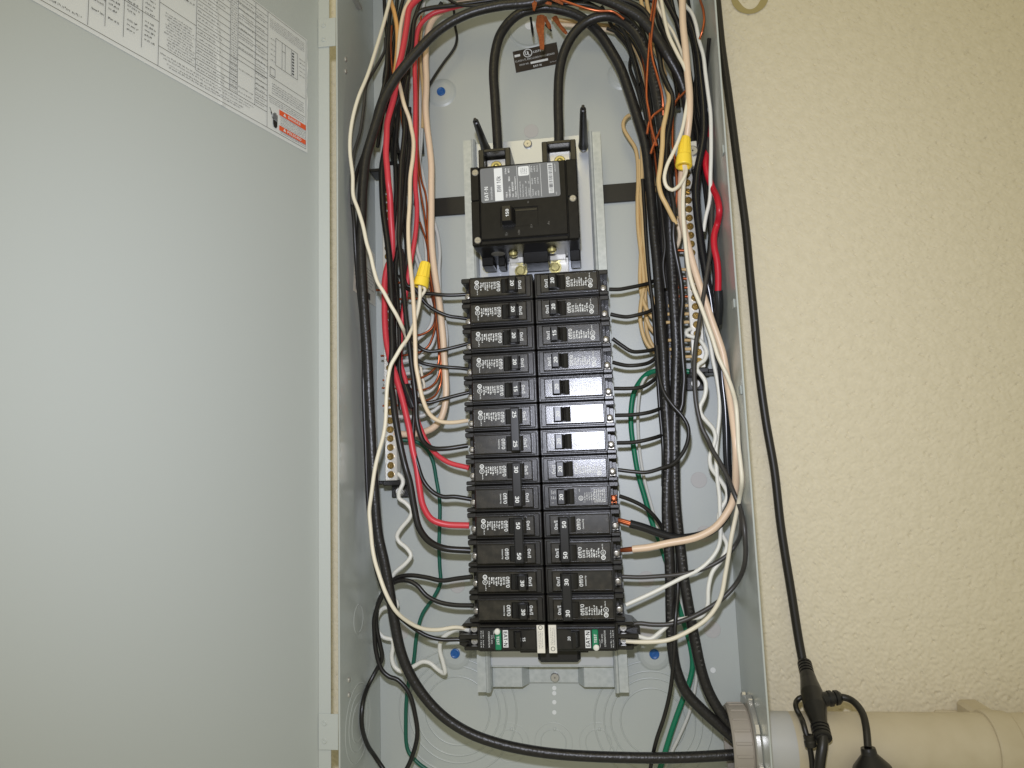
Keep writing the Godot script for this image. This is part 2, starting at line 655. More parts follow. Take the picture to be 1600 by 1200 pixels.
func enclosure() -> Node3D:
	var b := thing("electrical_panel_box", "open grey steel electrical panel enclosure mounted on the stucco wall", "electrical box", Vector3(0, -545, 0))
	var x0 := -178.75
	var x1 := 180.4
	var top := 375.0
	var bot := -545.0
	var zf := 113.7
	var st := new_st()
	cbox(st, x0, x1, bot, top, -1.6, 0, 0.2)
	# embossed feet round the three visible screw plugs and the hanging hole
	for c in [V2(-100.4, 232.5), V2(-99.1, -372.0), V2(99.5, -373.3), V2(100.2, 232.0)]:
		lathe(st, Vector3(c.x, c.y, 0), Vector3.BACK, [V2(-0.1, 17), V2(1.2, 14.5), V2(2.2, 11), V2(2.4, 7), V2(2.4, 0)], 40)
	pressed_ring(st, Vector3(1.6, 301, 0), Vector3.BACK, 24, 2.2, 0.8)
	for r in [60.0, 50.0, 43.0, 33.0]:
		pressed_ring(st, Vector3(-98.5, -428, 0), Vector3.BACK, r, 1.1, 0.7, 72)
		pressed_ring(st, Vector3(94.5, -437, 0), Vector3.BACK, r * 0.94, 1.1, 0.7, 72)
	for c in [V2(-2.9, -457.5), V2(41.0, -457.0), V2(-46.0, -458.0)]:
		pressed_ring(st, Vector3(c.x, c.y, 0), Vector3.BACK, 12.5, 0.7, 0.45)
		pressed_ring(st, Vector3(c.x, c.y, 0), Vector3.BACK, 18.5, 0.6, 0.3)
		lathe(st, Vector3(c.x + 1.5, c.y + 12.5, 0), Vector3.BACK, [V2(0, 1.9), V2(0.9, 1.2), V2(1.1, 0)], 12)
	part("back_panel", st, M.paint, b)
	st = new_st()
	cbox(st, x0 - 1.6, x0, bot, top, -1.6, zf, 0.5)
	# pressed rings and rivets of the left side
	for c in [[V2(66.5, -418), 34.0], [V2(66.5, -418), 25.0], [V2(66.5, -418), 17.0], [V2(64.0, -325), 13.0]]:
		pressed_ring(st, Vector3(x0, c[0].y, c[0].x), Vector3.RIGHT, c[1], 1.1, 0.35)
	part("side_wall", st, M.side, b)
	st = new_st()
	cbox(st, x1, x1 + 1.6, bot, top, -1.6, zf, 0.5)
	part("side_wall", st, M.side, b)
	st = new_st()
	cbox(st, x0, x1, top, top + 1.6, -1.6, zf, 0.5)
	part("top_wall", st, M.paint, b)
	st = new_st()
	cbox(st, x0, x1, bot - 1.6, bot, -1.6, zf, 0.5)
	part("bottom_wall", st, M.paint, b)
	for q in [V2(226, 91), V2(213, 91.2), V2(-373, 91.4), V2(-386, 91.4)]:
		st = new_st()
		lathe(st, Vector3(x0, q.x, q.y), Vector3.RIGHT, [V2(0, 2.6), V2(1.0, 2.0), V2(1.5, 0)], 14)
		part("rivet", st, M.steel, b)
	for q in [V2(-127.8, 104.0), V2(-50.8, 101.7), V2(91.2, 103.4)]:
		st = new_st()
		cbox(st, x1 - 1.2, x1, q.x - 4, q.x + 4, q.y - 4.5, q.y + 4.5, 0.8)
		part("pressed_tab", st, M.paint, b)
	st = new_st()
	cbox(st, x0, x0 + 5, 306, 310, 52, 70, 0.5)
	part("cover_tab", st, M.steel, b)
	for c in [V2(-100.4, 232.5), V2(-99.1, -372.0), V2(99.5, -373.3)]:
		st = new_st()
		lathe(st, Vector3(c.x, c.y, 2.4), Vector3.BACK, [V2(0, 4.9), V2(1.4, 4.7), V2(1.7, 3.9), V2(1.2, 2.6), V2(1.2, 0)], 22)
		cbox(st, c.x - 3.4, c.x + 3.4, c.y - 0.5, c.y + 0.5, 3.5, 4.1, 0.2, Transform3D(Basis(Vector3.BACK, 0.7), Vector3(c.x, c.y, 0)) * Transform3D(Basis(), Vector3(-c.x, -c.y, 0)))
		part("screw_plug", st, M.blue, b, "blue plastic plug in the back panel")
	for c in [V2(-1.6, 177.7), V2(153.3, -205.9), V2(155.5, -259), V2(-95.6, -305), V2(96, -302), V2(156.8, -351), V2(93.1, -354), V2(-156, -351)]:
		st = new_st()
		cyl(st, Vector3(c.x, c.y, 0), Vector3.BACK, 0, 0.35, 8.0, 0.25, 36)
		part("knockout_disc", st, M.disc, b)
	for c in [V2(-0.2, -406.1), V2(-0.4, -411), V2(-0.7, -419.5), V2(-1.1, -429.2), V2(154.9, -389.1), V2(1.6, 302.5)]:
		st = new_st()
		cyl(st, Vector3(c.x, c.y, 0), Vector3.BACK, 0, 0.3, 5.6 if c.y > 0 else (2.1 if c.x < 100 else 2.6), 0.1, 20)
		part("punched_hole", st, M.hole_dot, b)
	for q in [[-111.5, -70.0], [72.0, 122.0]]:
		st = new_st()
		cbox(st, q[0], q[1], 88.8, 109, 0.2, 3, 0.3)
		part("insulating_strip", st, M.label_black, b, "flat black insulating strip behind the main breaker")
	# the certification plate on the back panel
	var f := frame(Vector3(-18.8, 272.4, 0.2), Vector3(0.9928, 0.12, 0), Vector3(-0.12, 0.9928, 0))
	st = new_st()
	cbox(st, 0, 49.5, -25.5, 0, 0, 0.4, 0.1, f)
	var plate := part("certification_plate", st, mat(C8(50, 42, 36), 0.45), b, "small dark brown certification plate at the top of the back panel")
	st = new_st()
	ring_flat(st, V2(16.3, -5.6), 4.1, 5.0, f, 0.6, 32)
	write(st, "U", 13.3, -7.6, 3.0, 4.6, f, "bold", 0.6)
	write(st, "L", 16.4, -8.7, 2.4, 4.6, f, "bold", 0.6)
	write(st, "LISTED", 22.5, -6.9, 11.5, 2.4, f, "bold", 0.6)
	write(st, "CLASS CTL ENCLOSED PANELBOARD", 1.2, -13.6, 44.0, 2.0, f, "sans", 0.6)
	write(st, "ISSUE NO.", 5.0, -18.6, 11.0, 1.8, f, "sans", 0.6)
	flat(st, 17.5, 37.0, -19.2, -16.6, 0.55, f)
	flat(st, 1.3, 7.6, -7.4, -4.6, 0.55, f)
	write(st, "EAT·N", 20.0, -23.6, 9.0, 2.2, f, "bold", 0.6)
	small_print(st, 38.5, -22.4, 8.0, 1.1, f, 0.6)
	part("lettering", st, M.print, plate)
	# sticker on the left side wall
	st = new_st()
	quad(st, Vector3(x0 + 0.3, 50, 3), Vector3(x0 + 0.3, 58, 66), Vector3(x0 + 0.3, -8, 74), Vector3(x0 + 0.3, -8, 3), Vector3.RIGHT)
	var side := part("side_label", st, M.sticker, b, "pale printed sticker on the left side wall")
	st = new_st()
	var sf := frame(Vector3(x0 + 0.5, -8, 74), Vector3(0, 0, -1), Vector3(0, 1, 0))
	for i in 7:
		small_print(st, 4, 34 - i * 3.4, 62.0 - 4 * (i % 3), 1.7, sf)
	flat(st, 44, 52, 2, 9, 0.2, sf)
	for i in 9:
		flat(st, 7 + i * 2.2, 8 + i * 2.2, 3, 10, 0.15, sf)
	part("small_print", st, M.ink, side)
	return b

func door_of(b: Node3D) -> void:
	var ang := deg_to_rad(18.7)
	var dd := Vector3(-sin(ang), 0, cos(ang))          # from the hinge towards the free edge
	var n := Vector3(cos(ang), 0, sin(ang))
	var hinge := Vector3(-198.4, 0, 113)
	var f := frame(hinge, -dd, Vector3.UP)              # x runs from the free edge to the hinge
	var st := new_st()
	cbox(st, -392, 0, -548, 368, -1.3, 0, 0.2, f)
	var door := part("door", st, M.door, b, "open grey steel door hinged on the left of the box")
	# folded edge strip along the hinge side and the two hinge leaves
	st = new_st()
	cbox(st, -198.8, -187.4, -548, 368, 111.6, 112.9, 0.4)
	cbox(st, -198.8, -197.6, -548, 368, 102, 111.5, 0.3)
	part("edge_strip", st, M.paint, door)
	for y in [[226.9, 256.5], [-425.0, -395.3]]:
		st = new_st()
		cbox(st, -198.2, -180.5, y[0], y[1], 113.0, 114.1, 0.3)
		for k in 2:
			var yy: float = y[0] + 7.5 + k * 14.8
			lathe(st, Vector3(-192.6, yy, 114.0), Vector3.BACK, [V2(0, 2.5), V2(0.8, 2.1), V2(0.9, 1.3), V2(0.3, 0.9), V2(0.3, 0)], 16)
		part("hinge_leaf", st, M.paint, door)
	# the wiring label: a wide paper sheet with a table, slightly wrinkled at its right edge
	var lx := -330.0
	var rx := -16.0
	var by := 112.2
	var ty := 226.0
	st = new_st()
	var pts: Array = []
	var nseg := 24
	for i in nseg + 1:
		var t := float(i) / nseg
		var y := lerpf(by, ty, t)
		var wob := 1.1 * sin(t * 19.0) * smoothstep(0.1, 0.5, t) + 0.6 * sin(t * 43.0)
		pts.append([y, rx + wob * 0.6])
	var lift := func(x: float, y: float) -> float:
		var k := 0.35 + 0.5 * exp(-pow((x + 116.0 + (y - 112.0) * 0.1) / 2.2, 2)) + 0.45 * exp(-pow((x + 60.0 + (y - 160.0) * 0.8) / 3.0, 2)) * smoothstep(140.0, 170.0, y)
		return k + 0.5 * smoothstep(-30.0, -16.0, x) * (0.5 + 0.5 * sin(y * 0.36))
	var cols := 150
	for i in nseg:
		for j in cols:
			var q: Array = []
			for c in [[i, j], [i, j + 1], [i + 1, j + 1], [i + 1, j]]:
				var y: float = pts[c[0]][0]
				var x: float = lerpf(lx, pts[c[0]][1], float(c[1]) / cols)
				q.append(f * Vector3(x, y, lift.call(x, y)))
			quad(st, q[0], q[1], q[2], q[3], n)
	part("wiring_label", st, M.paper, door, "large white printed wiring label with a table")
	# print on it
	st = new_st()
	var L := 1.2
	var hline := func(xa: float, xb: float, y: float, w := 0.35) -> void:
		flat(st, xa, xb, y - w / 2, y + w / 2, L, f)
	var vline := func(x: float, ya: float, yb: float, w := 0.35) -> void:
		flat(st, x - w / 2, x + w / 2, ya, yb, L, f)
	hline.call(-328, -18.5, 115.0)
	hline.call(-328, -18.5, 224.0)
	vline.call(-18.6, 115, 224)
	vline.call(-67.7, 115, 224)
	vline.call(-82, 129, 224)
	vline.call(-101.5, 129, 224)
	vline.call(-109.5, 129, 224)
	vline.call(-143.4, 129, 224)
	vline.call(-176.4, 115, 224)
	for x in [-190.2, -204.5, -218.2, -230.2, -262.0, -290.0]:
		vline.call(x, 122 if x > -225 else 116, 224)
	hline.call(-143, -68, 129)
	for y in [134.0, 139, 144, 149, 154, 160]:
		hline.call(-143, -101.5, y)
		hline.call(-82, -68, y)
	for y in [165.0, 171, 177, 183, 189, 195, 201, 207, 213, 219]:
		hline.call(-143, -109.5, y)
		hline.call(-82, -67.7, y)
		if int(y) % 2 == 1:
			hline.call(-101.5, -82, y)
	hline.call(-101.5, -68, 160.4)
	for y in [150.0, 178.0, 205.0]:
		hline.call(-328, -176.4, y)
	hline.call(-176.4, -143.4, 166)
	hline.call(-176.4, -143.4, 131)
	hline.call(-66, -20, 164)
	hline.call(-66, -20, 146)
	for y in [120.0, 118.0, 125.5, 123]:
		small_print(st, -174 + (125.0 - y), y, 90.0 - (125 - y) * 3, 1.4, f, L)
	small_print(st, -325, 118, 90, 1.8, f, L)
	for c in [-325.0, -288.0, -260.0, -228.0, -216.0, -202.0, -188.0]:
		var cw := 10.0 if c > -230 else 24.0
		for k in 26:
			var y := 219.0 - k * 3.6
			if (k + int(c)) % 6 != 0 and y > 124.0:
				small_print(st, c, y, cw * rng.randf_range(0.55, 0.95), 1.6, f, L, 0.7)
	for k in 13:
		small_print(st, -172 + rng.randf_range(0, 4), 160.0 - k * 2.3, 24, 1.3, f, L)
	for k in 9:
		small_print(st, -172, 218.0 - k * 4.6, 26, 1.8, f, L, 0.7)
	for y in [130.6, 135.6, 140.6, 145.6, 150.6, 156.0, 161.6, 167.2, 173.2, 179.2, 185.2, 191.2, 197.2, 203.2, 209.2, 215.2, 220.6]:
		small_print(st, -142, y, 18.0 + fmod(y * 7.3, 9.0), 1.5, f, L)
	for k in 42:
		small_print(st, -108.6, 130.0 + k * 2.2, 6.2, 1.2, f, L)
	for k in 20:
		if k < 2 or k > 8:
			small_print(st, -100.5, 132.0 + k * 4.4, 16, 1.3, f, L)
		small_print(st, -81, 131.5 + k * 4.4, 10, 1.3, f, L)
	write(st, "CU (AL) WIRE (AL)", -100, 152, 16.0, 1.4, f, "sans", L)
	for k in 6:
		small_print(st, -65, 219.0 - k * 1.7, 44.0, 1.0, f, L)
	for k in 5:
		small_print(st, -62, 158.0 - k * 2.2, 40.0, 1.3, f, L)
	for k in 3:
		small_print(st, -65, 143.5 - k * 1.8, 44.0, 1.1, f, L)
	# a little wiring diagram
	for q in [[-58.0, -30.0, 204.0], [-58.0, -30.0, 178.0], [-50.0, -46.0, 196.0]]:
		hline.call(q[0], q[1], q[2])
	for x in [-58.0, -50.0, -46.0, -38.0, -30.0]:
		vline.call(x, 178, 204)
	for k in 8:
		flat(st, -37.2, -34.6, 180.0 + k * 2.9, 181.4 + k * 2.9, L, f)
	for k in 5:
		small_print(st, -64, 200.0 - k * 5, 6, 1.2, f, L)
		small_print(st, -28, 200.0 - k * 4, 8, 1.2, f, L)
	flat(st, -64.5, -58.5, 165.5, 166, L, f)
	flat(st, -64.5, -58.5, 173, 173.5, L, f)
	vline.call(-64.5, 165.5, 173.5)
	vline.call(-58.5, 165.5, 173.5)
	for k in 7:
		small_print(st, -51.5, 131.5 - k * 1.45, 32.0, 0.9, f, L)
	for k in 2:
		small_print(st, -51.5, 118.0 - k * 1.5, 32.0, 0.9, f, L)
	part("label_print", st, M.ink, door)
	for y in [V2(133.2, 138.2), V2(119.0, 123.4)]:
		st = new_st()
		flat(st, -53, -18.9, y.x, y.y, L, f)
		part("warning_banner", st, M.orange, door, "orange-red banner on the wiring label")
	st = new_st()
	write(st, "DANGER", -42, 134.4, 16.0, 2.7, f, "bold", L + 0.15)
	write(st, "PELIGRO", -43, 120.0, 18.0, 2.5, f, "bold", L + 0.15)
	for y in [134.3, 120.0]:
		var q := [f * Vector3(-48.2, y, L + 0.15), f * Vector3(-44.6, y, L + 0.15), f * Vector3(-46.4, y + 3.0, L + 0.15)]
		tri(st, q[0], q[1], q[2], n)
	part("banner_lettering", st, M.paper, door)
	# hand touched by a spark
	st = new_st()
	var g := frame(f * Vector3(-58.5, 118.5, L), f.basis.x, f.basis.y)
	prism(st, PackedVector2Array([V2(-2.0, 3.2), V2(-1.2, 0.6), V2(1.6, 0.0), V2(3.0, 2.4), V2(3.2, 6.6), V2(-2.2, 7.2)]), 0, 0.1, g)
	for k in 4:
		flat(st, -2.0 + k * 1.4, -1.0 + k * 1.4, 7.6 - (0.2 * k), 13.0 + (1.2 if k == 1 or k == 2 else 0.0), 0.1, g)
	prism(st, PackedVector2Array([V2(-2.4, 7.2), V2(-3.6, 9.0), V2(-3.0, 9.4), V2(-1.9, 7.9)]), 0, 0.1, g)
	prism(st, PackedVector2Array([V2(-6.4, 16.4), V2(-4.6, 13.2), V2(-5.0, 12.4), V2(-3.0, 9.6), V2(-3.5, 12.6), V2(-3.9, 13.2), V2(-6.0, 16.6)]), 0, 0.1, g)
	part("hand_pictogram", st, M.ink_black, door)

# ---------- inside the box ----------
func chassis() -> void:
	var c := thing("mounting_chassis", "galvanised steel chassis rails that carry the breakers", "chassis", Vector3(0, -402, 0))
	var st := new_st()
	cbox(st, -59.6, 59.4, -379.0, 158.0, 20.5, 22, 0.4)
	part("base_plate", st, M.plate, c)
	for s in [-1.0, 1.0]:
		st = new_st()
		var prof := PackedVector2Array([V2(59.5, 0.5), V2(61.0, 0.5), V2(61.0, 26.4), V2(71.2, 26.4), V2(71.2, 20), V2(72.4, 20), V2(72.4, 27.8), V2(64.0, 27.8), V2(63.2, 30.0), V2(61.4, 30.4), V2(59.5, 28.4)])
		var poly := PackedVector2Array()
		for q in prof:
			poly.append(V2(q.x * s, q.y))
		prism(st, poly, -157.0 if s > 0 else -160.0, 402.0, frame(Vector3.ZERO, Vector3.RIGHT, Vector3.BACK))
		part("rail", st, M.galv, c)
	st = new_st()
	for s in [-1.0, 1.0]:
		cbox(st, minf(s * 59.4, s * 30.0), maxf(s * 59.4, s * 30.0), -401, -379.5, 13.8, 15, 0.4)
		var a: float = 30.0 * s
		var d: float = 24.5 * s
		prism(st, PackedVector2Array([V2(a, 15), V2(d, 4.2), V2(d, 3.0), V2(a, 13.8)]), 379.5, 400.6, frame(Vector3.ZERO, Vector3.RIGHT, Vector3.BACK))
	cbox(st, -24.5, 24.5, -400, -379.5, 3, 4.2, 0.4)
	cbox(st, -59.4, 59.4, -380.5, -378.5, 13.8, 21.5, 0.4)
	part("end_plate", st, M.galv, c)
	st = new_st()
	cbox(st, -11.7, 28.8, -372, -350, 26, 40, 3.0)
	part("bus_support", st, M.black_plastic, c)
	st = new_st()
	for s in [-1.0, 1.0]:
		cbox(st, s * 8.0 - 4.0, s * 8.0 + 4.0, -352, 4, 26, 33, 0.5)
	part("bus_bar", st, M.tin, c)
	st = new_st()
	cbox(st, -30, 36, -366, 3, 22, 26, 0.5)
	part("bus_insulator", st, M.black_plastic, c)
	for q in [Vector3(1.3, -394.6, 4.2), Vector3(-4, 152.5, 22.0)]:
		st = new_st()
		screw_head(st, q, 4.6, 2.2)
		part("screw", st, M.steel, c)
	# the two copper straps between the main breaker and the bus
	for q in [[-27.0, -9.0, 8.5], [14.0, 34.0, 11.0]]:
		st = new_st()
		cbox(st, q[0], q[1], 2.0, 22.0, 33.5, 36.5, 0.4)
		cbox(st, q[0] + 2, q[1] - 2, 17.0, 34.0, 36.5, 46.0, 0.6)
		part("line_strap", st, M.tin, c)
	for q in [Vector3(-14.6, 10.5, 36.5), Vector3(20.4, 12.0, 36.5)]:
		st = new_st()
		lathe(st, q, Vector3.BACK, [V2(0, 6.4), V2(1.4, 6.4), V2(1.5, 4.6), V2(3.4, 4.4), V2(3.8, 3.6), V2(3.8, 0)], 20)
		part("strap_screw", st, M.zinc_yellow, c)
	for q in [[Vector3(54.3, 140, 28), Vector3(56.2, 145.0, 106)], [Vector3(-47.5, 146.2, 28), Vector3(-46.3, 142.0, 106)]]:
		st = new_st()
		lathe(st, q[0], q[1] - q[0], [V2(0, 0), V2(1, 4.6), V2(5, 5.4), V2(14, 4.6), V2(64, 3.2), V2(73, 2.9), V2(73.6, 1.6), V2(78, 1.5), V2(78.2, 0)], 10)
		part("cover_post", st, M.black_plastic, c, "black plastic post that holds the inner cover")

func screw_head(st: SurfaceTool, o: Vector3, r: float, h: float, slot := true) -> void:
	lathe(st, o, Vector3.BACK, [V2(0, r), V2(h * 0.6, r), V2(h, r * 0.8), V2(h, 0)], 18)
	if slot:
		for k in 2:
			var xf := Transform3D(Basis(Vector3.BACK, 0.6 + k * PI / 2), o)
			flat(st, -r * 0.6, r * 0.6, -r * 0.12, r * 0.12, h + 0.12, xf)

func main_breaker() -> void:
	var c := thing("main_breaker", "large black 150 amp main breaker with grey label at the top", "circuit breaker", Vector3(-4, 20, 22))
	var st := new_st()
	cbox(st, -52.5, 46.5, 22.5, 101.0, 24, 80, 1.0)
	cbox(st, -54.8, 47.5, 22.4, 101.2, 70, 89.5, 1.6)
	# feet and barriers at the bottom
	cbox(st, -52.0, -40, 14.0, 23.5, 30, 52, 0.8)
	cbox(st, -36.0, -29, 14.0, 23.5, 30, 48, 0.8)
	cbox(st, -9.5, 15.5, 11.5, 23.5, 30, 60, 0.8)
	cbox(st, 36.5, 46.5, 12.0, 23.5, 30, 56, 0.8)
	part("body", st, M.main_face, c)
	st = new_st()
	# cover with the opening for the handle
	plate_with_hole(st, Rect2(-46.0, 27.6, 82.8, 72.8), Rect2(-26.5, 38.5, 35.3, 18.5), 88, 92.4, 0.9)
	cbox(st, -27.0, 9.4, 38.0, 57.2, 88, 91.4, 0.2)
	cbox(st, 37.4, 47.2, 64.5, 101.0, 88, 91.4, 0.6)
	cbox(st, 37.4, 47.2, 23.0, 63.9, 88, 91.4, 0.6)
	cbox(st, -54.6, -46.6, 67.5, 101.0, 88, 91.4, 0.6)
	cbox(st, -54.6, -46.6, 23.0, 66.9, 88, 91.4, 0.6)
	cbox(st, -46.0, 36.8, 23.2, 26.9, 88, 91.0, 0.6)
	part("cover", st, M.main_face, c)
	st = new_st()
	cbox(st, -12.5, 8.6, 53.2, 55.6, 90, 92.0, 0.3)
	part("handle_slot", st, M.handle, c)
	st = new_st()
	prism(st, PackedVector2Array([V2(-25, 90.5), V2(-24.6, 103), V2(-23.4, 104.5), V2(-15.8, 104.5), V2(-14.6, 103), V2(-12.2, 90.5)]), -54.8, -40.6, frame(Vector3.ZERO, Vector3.RIGHT, Vector3.BACK))
	part("handle", st, M.handle, c)
	st = new_st()
	var up := frame(Vector3(0, 0, 104.5), Vector3.UP, Vector3.LEFT)
	write(st, "150", 44.2, 17.2, 7.4, 3.0, up, "bold")
	part("handle_number", st, M.print, c)
	# terminals at the top
	for q in [[-47.5, -16.0, 102.0, 121.8], [14.6, 47.4, 102.0, 124.3]]:
		st = new_st()
		cbox(st, q[0], q[0] + 5.5, q[2] - 2, q[3], 30, 84, 0.8)
		cbox(st, q[1] - 5.5, q[1], q[2] - 2, q[3], 30, 84, 0.8)
		cbox(st, q[0] + 5, q[1] - 5, q[3] - 3.2, q[3], 62, 84, 0.6)
		cbox(st, q[0] + 5, q[1] - 5, q[2] - 2, q[3] - 1, 28, 38, 0.6)
		part("terminal_shroud", st, M.breaker, c)
		st = new_st()
		cbox(st, q[0] + 6.2, q[1] - 6.2, q[2] - 1, q[3] - 5, 40, 70, 0.8)
		var lug := part("terminal_lug", st, M.tin, c)
		st = new_st()
		lathe(st, Vector3((q[0] + q[1]) / 2, q[2] + 6.5, 70), Vector3.BACK, [V2(0, 5.6), V2(2.2, 5.6), V2(2.6, 5.0), V2(2.6, 3.0), V2(0.4, 2.6), V2(0.4, 0)], 20)
		part("lug_screw", st, M.zinc_yellow, lug)
	for q in [Vector3(-49.9, 95.2, 91), Vector3(42.5, 62.0, 91), Vector3(-49.3, 27.9, 91)]:
		st = new_st()
		screw_head(st, q, 3.3, 1.4, false)
		cbox(st, q.x - 2.2, q.x + 2.2, q.y - 0.4, q.y + 0.4, q.z + 1.2, q.z + 1.9, 0.1)
		cbox(st, q.x - 0.4, q.x + 0.4, q.y - 2.2, q.y + 2.2, q.z + 1.2, q.z + 1.8, 0.1)
		part("cover_screw", st, M.terminal, c)
	for q in [Vector3(-19, 20.5, 62), Vector3(19.5, 20.5, 66)]:
		st = new_st()
		lathe(st, q + Vector3(0, 4, 0), Vector3.DOWN, [V2(0, 4.6), V2(3, 4.6), V2(5, 3.8), V2(6, 2.0), V2(6.2, 0)], 18)
		part("strap_bolt", st, M.zinc_yellow, c)
	st = new_st()
	lathe(st, Vector3(-34, 22.6, 62), Vector3.DOWN, [V2(0, 7.0), V2(0.25, 6.8), V2(0.25, 0)], 30)
	part("paper_dot", st, M.print_dim, c)
	# label
	var f := frame(Vector3(-44.4, 63.8, 92.5), Vector3(0.9998, 0.017, 0), Vector3(-0.017, 0.9998, 0))
	st = new_st()
	var round_ := PackedVector2Array()
	for q in [[V2(2, 2), PI], [V2(73.6, 2), PI * 1.5], [V2(73.6, 32.2), 0.0], [V2(2, 32.2), PI * 0.5]]:
		for k in 5:
			round_.append(q[0] + Vector2.from_angle(q[1] + k * PI / 8) * 2.0)
	prism(st, round_, 0, 0.25, f)
	part("rating_label", st, M.label_grey, c, "grey printed rating label")
	# its print reads upwards: x along the height, y to the left
	var r := frame(f.origin + Vector3(0, 0, 0.3), f.basis.y, -f.basis.x)
	st = new_st()
	flat(st, 0.8, 33.2, -21.4, -13.4, 0.05, r)
	flat(st, 3.4, 33.0, -69.6, -64.8, 0.05, r)
	for x in [-35.4, -47.6, -57.8]:
		flat(st, 1.0, 33.2, x - 0.15, x + 0.15, 0.05, r)
	write(st, "EAT·N", 2.2, -6.9, 13.5, 3.5, r, "bold", 0.1)
	write(st, "Circuit Breaker", 2.4, -11.0, 13.0, 1.9, r, "sans", 0.1)
	write(st, "150 A", 3.0, -25.4, 5.6, 1.6, r, "bold", 0.1)
	write(st, "2 Pole", 26.4, -25.4, 6.0, 1.6, r, "bold", 0.1)
	write(st, "120/240 V~", 3.0, -28.4, 11.5, 1.6, r, "bold", 0.1)
	write(st, "60Hz", 19.2, -28.4, 4.6, 1.6, r, "bold", 0.1)
	write(st, "40°C", 27.4, -28.4, 4.6, 1.6, r, "bold", 0.1)
	write(st, "Cat", 3.0, -31.4, 3.4, 1.6, r, "bold", 0.1)
	write(st, "BW2150", 9.0, -31.4, 9.0, 1.6, r, "bold", 0.1)
	write(st, "Style 706C382G71", 3.0, -34.4, 20.0, 1.7, r, "bold", 0.1)
	write(st, "Interrupting Capacity", 2.4, -38.6, 15.5, 1.4, r, "sans", 0.1)
	write(st, "RMS Sym. Amps", 2.4, -41.2, 12.5, 1.4, r, "sans", 0.1)
	small_print(st, 2.4, -44.0, 10, 1.3, r, 0.1)
	small_print(st, 15.5, -44.0, 2, 1.3, r, 0.1)
	write(st, "120/240 V~", 2.4, -46.8, 8.5, 1.3, r, "sans", 0.1)
	small_print(st, 15.0, -46.8, 2, 1.3, r, 0.1)
	for k in 3:
		write(st, ["Terminal", "AWG", "kcmil"][k], 2.4, -50.4 - k * 2.6, [6.5, 4.0, 4.6][k], 1.4, r, "sans", 0.1)
		small_print(st, 14.0, -50.4 - k * 2.6, 6.5, 1.4, r, 0.1)
		small_print(st, 26.0, -50.4 - k * 2.6, 6.0, 1.4, r, 0.1)
	write(st, "Torque", 26.0, -49.4, 5.5, 1.2, r, "sans", 0.1)
	small_print(st, 1.5, -72.4, 2.6, 1.1, r, 0.1)
	small_print(st, 24.0, -72.4, 8.0, 1.1, r, 0.1)
	# small white seal
	var seal := PackedVector2Array()
	for q in [[V2(24.5, -45.6), PI], [V2(31.2, -45.6), PI * 1.5], [V2(31.2, -38.0), 0.0], [V2(24.5, -38.0), PI * 0.5]]:
		for k in 4:
			seal.append(q[0] + Vector2.from_angle(q[1] + k * PI / 6) * 1.3)
	prism(st, seal, 0, 0.08, r)
	part("label_print", st, M.print, c)
	st = new_st()
	write(st, "BW 10k", 9.6, -19.6, 15.5, 4.3, r, "sans", 0.25)
	part("model_lettering", st, M.ink_black, c)
	st = new_st()
	var at := 4.2
	while at < 32.4:
		var w := rng.randf_range(0.15, 0.7)
		flat(st, at, at + w, -69.0, -65.4, 0.2, r)
		at += w + rng.randf_range(0.2, 0.8)
	part("barcode", st, M.ink_black, c)
	st = new_st()
	for k in 4:
		small_print(st, 24.8, -40.0 - k * 1.7, 6.0, 1.0, r, 0.2)
	part("seal_print", st, M.ink_black, c)
	# moulded wording in the cover
	st = new_st()
	small_print(st, 30.6, 20.0, 3.0, 2.6, frame(Vector3(0, 0, 92.4), Vector3.UP, Vector3.LEFT), 0.1, 0.3)
	small_print(st, 30.6, 8.5, 4.0, 2.2, frame(Vector3(0, 0, 92.4), Vector3.UP, Vector3.LEFT), 0.1, 0.3)
	small_print(st, 36.0, -3.5, 3.0, 2.2, frame(Vector3(0, 0, 92.4), Vector3.UP, Vector3.LEFT), 0.1, 0.3)
	small_print(st, 60.6, -1.0, 2.0, 1.6, frame(Vector3(0, 0, 92.4), Vector3.UP, Vector3.LEFT), 0.1, 0.3)
	small_print(st, 38.0, -20.0, 3.0, 2.2, frame(Vector3(0, 0, 92.4), Vector3.UP, Vector3.LEFT), 0.1, 0.3)
	part("moulded_marks", st, M.print_dim, c)

# Branch breakers are drawn for the right column: x from the middle of the panel outwards, y = 0 at the breaker's middle.
# s = -1 mirrors the shape for the left column; the print there is turned half round.
func bx(st: SurfaceTool, s: float, x0: float, x1: float, y0: float, y1: float, z0: float, z1: float, ch := 0.5) -> void:
	cbox(st, minf(x0 * s, x1 * s), maxf(x0 * s, x1 * s), y0, y1, z0, z1, ch)

# frame for print: x along the reading direction, y = distance inwards from the outer end, so baseline is at -x
func print_frame(s: float, z: float, y := 0.0) -> Transform3D:
	return frame(Vector3(0, y, z), Vector3(0, s, 0), Vector3(-s, 0, 0))

func kept(key: String, make: Callable) -> Mesh:
	if not cache.has(key):
		cache[key] = make.call()
	return cache[key]

func pole_body(s: float) -> Mesh:
	var st := new_st()
	bx(st, s, 0.5, 63.2, -12.35, 12.35, 24, 64.0, 0.9)
	bx(st, s, 2.4, 63.2, -10.7, 10.7, 60, 66.4, 0.7)
	bx(st, s, 62.6, 71.8, -12.35, -8.6, 24, 62.0, 0.8)
	bx(st, s, 62.6, 71.8, 7.6, 12.35, 24, 62.0, 0.8)
	bx(st, s, 62.6, 67.2, -9, 9, 24, 46, 0.5)
	bx(st, s, 66.8, 71.4, -9, 9, 24, 38, 0.5)
	bx(st, s, 62.6, 64.2, -9, 9, 44, 62, 0.4)
	return st.commit()

